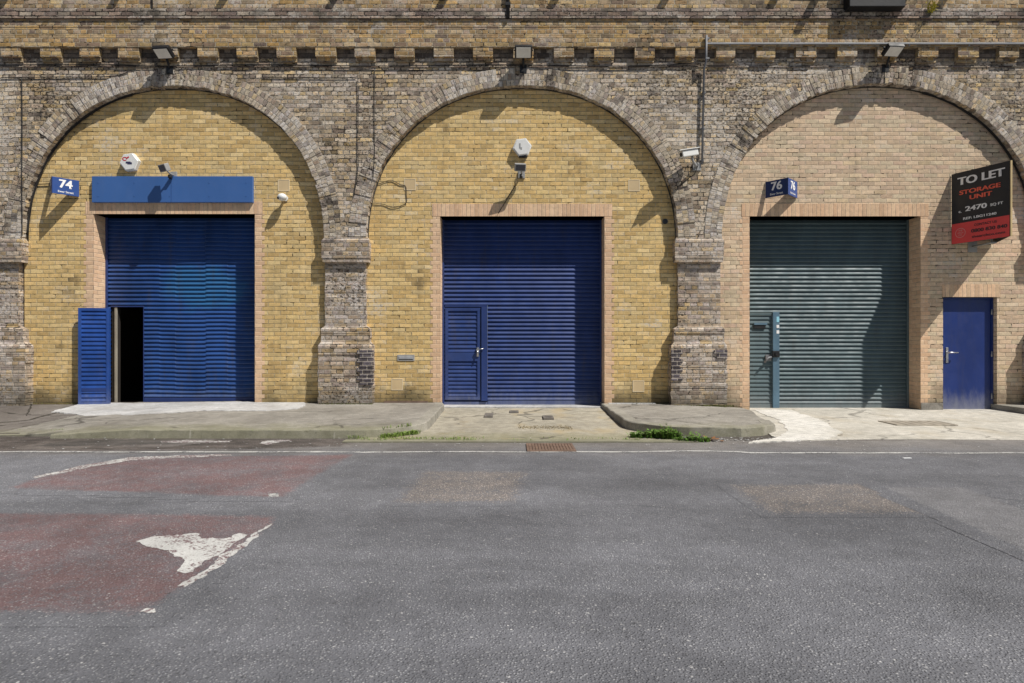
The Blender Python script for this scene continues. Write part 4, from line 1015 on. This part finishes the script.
bm = nb(); tube(bm, [(PX(706.3, .25), -UP - .035, PZ(36, .24)), (PX(706, .25), -UP - .03, PZ(62, .24)), (PX(704.5, .2), -AP - .045, PZ(68, .2)), (PX(702.5, .2), -AP - .045, PZ(164, .2))], .019, 10); mk('pipe', bm, 'darkpipe', cd)
for py in (40, 60, 92, 128, 160):
    yy = -UP if py < 62 else -AP; px = 706.3 if py < 62 else 705.2 - (py - 66) * .026
    bm = nb(); box(bm, PX(px, .2) - .032, PX(px, .2) + .032, yy - .05, yy + .01, PZ(py + .8, .2), PZ(py - .8, .2), .002); mk('clip', bm, 'darkpipe', cd)
cr = thing('cable_tray', 'long pale cable tray along the cornice over the right arch', 'cable tray', (PX(880, .3), -UP, PZ(44, .3)))
bm = nb(); box(bm, PX(706, .27), PX(1413, .27), -UP - .035, -UP - .002, PZ(44.9, .22), PZ(43.6, .22), .003); mk('tray', bm, 'pipe', cr)
for px in range(730, 1060, 60):
    bm = nb(); box(bm, PX(px, .27), PX(px, .27) + .02, -UP - .02, -UP + .01, PZ(46.5, .22), PZ(45.0, .22)); mk('clip', bm, 'greymetal', cr)

# cables and vents
def cab(pts, p, r, label, sm=True):
    bm = nb(); pp = [V3((PX(a, p), -p, PZ(b, p))) for a, b in pts]; out = []
    for i in range(len(pp) - 1):
        p0, p1, p2, p3 = pp[max(i - 1, 0)], pp[i], pp[i + 1], pp[min(i + 2, len(pp) - 1)]
        for k in range(6):
            t_ = k / 6
            out.append(.5 * ((2 * p1) + (p2 - p0) * t_ + (2 * p0 - 5 * p1 + 4 * p2 - p3) * t_ ** 2 + (3 * p1 - p0 - 3 * p2 + p3) * t_ ** 3) if sm else p1.lerp(p2, t_))
    out.append(pp[-1]); tube(bm, out, r, 6)
    tag(mk('cable', bm, 'cable'), label, 'cable')
cab([(371, 186.5), (380, 183.5), (391, 180.3), (400, 184.5), (405.5, 186), (406.3, 194), (406.5, 202), (401, 205.8), (392, 207.5), (383, 204.2), (368, 203)], .012, .0055, 'loose black cable looping around a pale tile left of the middle shutter')
cab([(1, 77.5), (60, 77), (110, 76.5), (128, 72)], AP + .015, .007, 'black cable along the top of the left arch')
cab([(21.8, 78), (22.2, 120), (21.9, 180), (22.2, 236)], AP + .02, .007, 'vertical black cable on the far left pier')
cab([(262, 77.2), (300, 77.4), (330, 77.8), (356, 77.5)], AP + .015, .006, 'black cable run between the left and middle arches')
cab([(358, 78.5), (358.2, 110), (357.8, 150), (358, 168), (354, 196)], AP + .02, .006, 'vertical black cable left of the joint on the pier between left and middle arches')
cab([(374.7, 68), (374.3, 110), (374.6, 150), (373, 180)], AP + .015, .005, 'thinner vertical cable right of the joint on the pier between left and middle arches')
cab([(-6, 65), (100, 64.3), (160, 66), (260, 64.5), (380, 66), (500, 64.6), (620, 66), (700, 63)], AP + .03, .007, 'long black cable slung under the toothed cornice')
cab([(20, 184), (38, 184.2), (54, 183.6)], .02, .008, 'short dark cable feeding the 74 sign')
for (pxs, lab, arch, th0, th1) in ((0, 'black cables bunched inside the left edge of the left arch', 1, 178, 100), (1, 'dark cable following the right edge of the right arch', 3, 3, 80)):
    cx, a, b = arches[arch]; bm = nb()
    for off, rr_ in ((-.012, .012), (-.035, .007)):
        pl = []
        for k in range(40):
            o_ = off + (.05 if k > 36 else 0); x, z = sup(a + o_, b + o_, math.radians(th0 + (th1 - th0) * k / 39)); pl.append((cx + x, -.03 + .01 * noise.noise(V3((k * .3, off * 50, 0))), ZS + z + .006 * noise.noise(V3((k * .5, 3, off * 9)))))
        tube(bm, pl, rr_, 6)
    tag(mk('cable_bundle', bm, 'cable'), lab, 'cable')
for px, py, lab in ((283.8, 185.5, 'pale square vent tile above the white dome camera'), (410, 184.5, 'pale square vent tile inside the looping cable'), (634, 185.5, 'pale square vent tile high on the right of the middle arch'), (397.2, 384.5, 'low pale square vent tile beneath the letter plate'), (638.4, 386.2, 'low pale square vent tile right of the middle shutter')):
    x, z = P(px, py); t = thing('vent_tile', lab, 'vent', (x, 0, z - .1), 'square vent tiles in the brickwork')
    bm = nb(); box(bm, x - .092, x + .092, -.004, .02, z - .092, z + .092); mk('tile', bm, 'ivory', t)
    bm = nb()
    for a_, b_, c_, d_ in ((-.104, .104, .093, .104), (-.104, .104, -.104, -.093), (-.104, -.093, -.0925, .0925), (.093, .104, -.0925, .0925)): box(bm, x + a_, x + b_, -.0065, .02, z + c_, z + d_)
    mk('rim', bm, 'cream', t)
x, z = P(406, 357.8); t = thing('letter_plate', 'grey metal letter plate on the wall left of the middle shutter', 'letter plate', (x, 0, z))
bm = nb(); box(bm, x - .155, x + .155, -.012, .01, z - .055, z + .055, .004); mk('plate', bm, 'greymetal', t)
bm = nb(); box(bm, x - .125, x + .125, -.02, -.010, z - .022, z + .028, .006); mk('flap', bm, 'pipe', t)
bm = nb(); box(bm, x - .13, x + .13, -.0135, -.01, z - .035, z - .024); mk('slot', bm, 'board_black', t)
x, z = P(665, 221.5); bm = nb(); tube(bm, [(x, .02, z), (x, -.012, z)], .05, 16)
tag(mk('pipe_outlet', bm, 'board_black'), 'round black pipe end in the shaded right edge of the middle arch', 'pipe')

# ------------------------------------------------------------------ ironwork in the ground
def cover(label, pts, z, bars, mat='rust'):
    (x0, y0), (x1, y1) = pts
    t = thing('drain_cover', label, 'drain cover', ((x0 + x1) / 2, (y0 + y1) / 2, z), 'iron covers set in the ground')
    bm = nb(); e = .03
    for a in ((x0, x1, y0, y0 + e), (x0, x1, y1 - e, y1), (x0, x0 + e, y0 + e + .001, y1 - e - .001), (x1 - e, x1, y0 + e + .001, y1 - e - .001)): box(bm, *a, z - .03, z + .012, .003)
    mk('frame', bm, mat, t)
    bm = nb(); n = bars
    for k in range(n):
        xa = x0 + e + (x1 - x0 - 2 * e) * (k + .08) / n; xb = x0 + e + (x1 - x0 - 2 * e) * (k + .92) / n
        box(bm, xa, xb, y0 + e + .002, y1 - e - .002, z - .03, z + .010, .002)
    mk('grating', bm, mat, t)
    bm = nb(); box(bm, x0 + .005, x1 - .005, y0 + .005, y1 - .005, z - .04, z + .002); mk('bed', bm, mat if mat != 'ironpale' else 'pave', t)
gx0, gy0 = G(527, 452); gx1, gy1 = G(576, 444.3)
cover('rusty rectangular drain grating in the road by the kerb', ((gx0, gy0), (gx0 + .56, gy1)), .004, 14)
for i, (pa, pb, z_, lab) in enumerate((((484, 417), (493.5, 413.8), .040, 'small square iron cover at the left of the middle apron'), ((543.5, 418.8), (552.5, 416), .040, 'small square iron cover at the right of the middle apron'), ((509.5, 412.9), (518.5, 410.9), .045, 'small square iron cover nearest to the middle shutter'), ((897, 425.5), (936, 421.3), .016, 'flat manhole cover in the pale concrete before the slate shutter'))):
    a = G(*pa, z_); b = G(*pb, z_); x1 = a[0] + abs(b[0] - a[0])
    cover(lab, ((a[0], a[1]), (x1, b[1])), z_, 6, 'ironpale' if i == 3 else 'irondark')

# ------------------------------------------------------------------ weeds, grass, litter
def blades(bm, n, fx, hmin, hmax, wd, spread, rr, clump=False):
    for _ in range(n):
        x, y, z = fx(rr); h = rr.uniform(hmin, hmax); an = rr.uniform(0, 6.28); l = rr.uniform(0, spread) * h
        if clump and noise.noise(V3((x * 2.6, y * 5, 3.3))) < rr.uniform(-.05, .35): continue
        w = wd * rr.uniform(.6, 1.3); s = V3((math.sin(an), -math.cos(an), 0)) * w; d = V3((math.cos(an), math.sin(an), 0)) * l
        b0 = V3((x, y, z)); m_ = b0 + d * .45 + V3((0, 0, h * .65)); tp = b0 + d + V3((0, 0, h * rr.uniform(.75, 1)))
        v = [bm.verts.new(p) for p in (b0 - s * .5, b0 + s * .5, m_ + s, m_ - s, tp)]
        bm.faces.new((v[0], v[1], v[2], v[3])); bm.faces.new((v[3], v[2], v[4]))
def weed(px, py, h, rx, ry, n, label, seed):
    rr = random.Random(seed); x0, y0 = G(px, py, .02)
    t = thing('weed', label, 'weed', (x0, y0, 0), 'green weeds against the kerb')
    bm = nb()
    def fx(r):
        a = r.uniform(0, 6.28); q_ = r.random() ** .6; return x0 + math.cos(a) * rx * q_, y0 + math.sin(a) * ry * q_, .0
    blades(bm, n // 3, fx, h * .3, h * .8, .006, .9, rr)
    stems = []
    for _ in range(n // 9):
        x, y, z = fx(rr); hh = h * rr.uniform(.5, 1.) * (1 - .5 * abs(x - x0) / rx); a = rr.uniform(0, 6.28); ln = rr.uniform(.1, .6) * hh
        tp = V3((x + math.cos(a) * ln, y + math.sin(a) * ln, hh)); stems.append((V3((x, y, 0)), tp))
    for b0, tp in stems:
        for k in range(7):
            c = b0.lerp(tp, .25 + .75 * k / 6) ; a = rr.uniform(0, 6.28); ll = rr.uniform(.022, .05)
            d = V3((math.cos(a), math.sin(a), rr.uniform(-.2, .6))).normalized(); s = d.cross(V3((0, 0, 1))).normalized() * ll * .33
            v = [bm.verts.new(p) for p in (c, c + d * ll * .5 + s, c + d * ll, c + d * ll * .5 - s)]; bm.faces.new(v)
    mk('leaves', bm, 'leaf', t, recalc=False)
    bm = nb()
    for b0, tp in stems: tube(bm, [b0, b0.lerp(tp, .5) + V3((0, 0, .008)), tp], .0025, 4)
    mk('stems', bm, 'moss', t)
weed(650, 436.5, .12, .26, .10, 800, 'low green weed at the left end of the island kerb', 1)
weed(669, 437.5, .19, .15, .10, 700, 'tallest green weed clump against the island kerb', 2)
weed(693, 440, .10, .22, .08, 420, 'small green weed beside the dead leaf at the kerb', 3)
rr = random.Random(5); bm = nb()
def f_curve(r):
    a = math.radians(r.uniform(268, 338)); q_ = .93 + r.gauss(0, .04); return -2.05 + q_ * math.cos(a), KY + .86 + q_ * math.sin(a), .015 if q_ > .86 else .11
blades(bm, 2600, f_curve, .015, .065, .005, 1.3, rr, True)
blades(bm, 900, lambda r: (r.uniform(-1.9, 1.9), -3.30 + r.gauss(0, .05), .015), .006, .03, .004, 1.4, rr, True)
blades(bm, 300, lambda r: (r.gauss(-1.0, .35), -3.28 + r.gauss(0, .05), .015), .01, .05, .004, 1.4, rr, True)
blades(bm, 500, lambda r: (r.uniform(-6.5, -2.1), KY + .05 + r.gauss(0, .05), .105), .004, .012, .004, 1.4, rr, True)
tag(mk('grass', bm, 'grass', recalc=False), 'thin dry grass growing along the kerbs', 'grass', kind='stuff')
bm = nb(); xg, yg = G(545, 427.5, .01)
blades(bm, 800, lambda r: (xg + r.uniform(-.38, .38), yg + r.gauss(0, .10), .006), .004, .018, .005, 1.5, rr)
tag(mk('moss_patch', bm, 'drymoss', recalc=False), 'brown dry moss filling a hole in the middle apron', 'moss', kind='stuff')
bm = nb()
blades(bm, 900, lambda r: (PX(r.choice([r.uniform(674, 735), r.gauss(708, 9)]), .25), -.24 + r.gauss(0, .035) , .10), .006, .045, .006, 1.2, rr)
blades(bm, 420, lambda r: (PX(r.uniform(318, 372), .25), -.22 + r.gauss(0, .03), .14), .005, .025, .005, 1.2, rr)
blades(bm, 900, lambda r: (r.choice([r.uniform(-8.7, -7.6), r.uniform(-4.55, -3.5), r.uniform(-2.5, -1.4), r.uniform(1.7, 2.9)]), -.02 - abs(r.gauss(0, .025)), .13), .004, .028, .004, 1.4, rr, True)
tag(mk('pier_moss', bm, 'moss', recalc=False), 'green moss and low growth at the feet of the brick piers', 'moss', kind='stuff')
# a yellow flowered plant growing high on the wall
t = thing('wall_plant', 'small yellow green plant rooted in the ledge beside the black box', 'plant', (PX(931, .25), -.24, PZ(17, .25)))
bm = nb(); x0, z0_ = PX(931, .28), PZ(17, .28)
stp = [(V3((x0, -.24, z0_)), V3((x0 + dx, -.24 + dy, z0_ + hh))) for dx, dy, hh in ((-.06, -.06, .28), (.03, -.1, .3), (.09, -.04, .22), (-.02, -.12, .18))]
for b0, tp in stp: tube(bm, [b0, tp], .004, 5)
mk('stem', bm, 'moss', t)
bm = nb()
for b0, tp in stp:
    for k in range(40):
        c = b0.lerp(tp, rr.uniform(.4, 1.05)) + V3((rr.gauss(0, .025), rr.gauss(0, .02), rr.gauss(0, .02))); d = V3((rr.gauss(0, 1), rr.gauss(0, 1), rr.gauss(0, 1))).normalized(); s = d.cross(V3((0, .3, 1))).normalized() * .011
        v = [bm.verts.new(p) for p in (c, c + d * .02 + s, c + d * .04, c + d * .02 - s)]; bm.faces.new(v)
mk('leaves', bm, 'yellowleaf', t, recalc=False)
# grit and scraps
bm = nb(); rr = random.Random(9)
def scrap(x, y, z, s):
    a = rr.uniform(0, 3.1); k = rr.randint(4, 6)
    vs = [bm.verts.new((x + math.cos(a + i * 6.28 / k) * s * rr.uniform(.6, 1.2), y + math.sin(a + i * 6.28 / k) * s * rr.uniform(.5, 1.), z + rr.uniform(0, s * .4))) for i in range(k)]; bm.faces.new(vs)
for _ in range(260):
    x = rr.uniform(-9, 9); scrap(x, rr.gauss(-3.5, .25), .006 + (.0 if True else 0), rr.uniform(.006, .016))
for _ in range(160): scrap(rr.gauss(2.9, .7), -3.25 + rr.gauss(0, .09), .008, rr.uniform(.008, .02))
for _ in range(60): scrap(rr.uniform(-9, 9), rr.uniform(-6.5, -3.6), .004, rr.uniform(.004, .010))
tag(mk('grit', bm, 'sill', recalc=False), 'pale grit and scraps lying in the gutter', 'litter', kind='stuff')
bm = nb(); x0, y0 = G(710, 440.5, .01)
for _ in range(16):
    a = rr.uniform(0, 6.28); c = V3((x0 + rr.gauss(0, .06), y0 + rr.gauss(0, .03), rr.uniform(.01, .05))); d = V3((math.cos(a), math.sin(a), rr.uniform(-.1, .4))); s = d.cross(V3((0, 0, 1))).normalized() * .03
    v = [bm.verts.new(p) for p in (c, c + d * .03 + s, c + d * .07, c + d * .03 - s)]; bm.faces.new(v)
tag(mk('dead_leaves', bm, 'litter', recalc=False), 'little heap of brown dead leaves by the island kerb', 'leaves')
bm = nb(); x0, y0 = G(907, 458.5); obox(bm, (x0, y0, .005), (1, .1, 0), (-.1, 1, 0), (0, 0, 1), .045, .012, .003, .001)
tag(mk('paper_scrap', bm, 'txt_white'), 'white paper scrap on the road before the slate shutter', 'litter')

# ------------------------------------------------------------------ light, sky, camera
sd = V3((1.47, -1.0, 2.50)).normalized()
el = math.asin(sd.z); az = math.atan2(sd.x, sd.y)
w = bpy.data.worlds.new('World'); scene.world = w; w.use_nodes = True
nt = w.node_tree; bg = nt.nodes['Background']
sky = nt.nodes.new('ShaderNodeTexSky'); sky.sky_type = 'NISHITA'; sky.sun_disc = False
sky.sun_elevation = el; sky.sun_rotation = az
nt.links.new(sky.outputs[0], bg.inputs[0]); bg.inputs[1].default_value = .05
L = bpy.data.lights.new('sun', 'SUN'); L.energy = 5.0; L.angle = math.radians(.5); L.color = (1, .955, .88)
lo = bpy.data.objects.new('sun', L); COL.objects.link(lo); lo.location = (8, -10, 14); lo.rotation_euler = (-sd).to_track_quat('-Z', 'Y').to_euler()
cam = bpy.data.cameras.new('camera'); cam.sensor_width = 36; cam.lens = 36 * F / 1024; cam.clip_end = 1000; cam.clip_start = .05
co = bpy.data.objects.new('camera', cam); COL.objects.link(co); co.location = (0, CAMY, CAMZ); co.rotation_euler = (math.pi / 2, 0, 0)
scene.camera = co
scene.view_settings.view_transform = 'Standard'; scene.view_settings.look = 'None'; scene.view_settings.exposure = 0
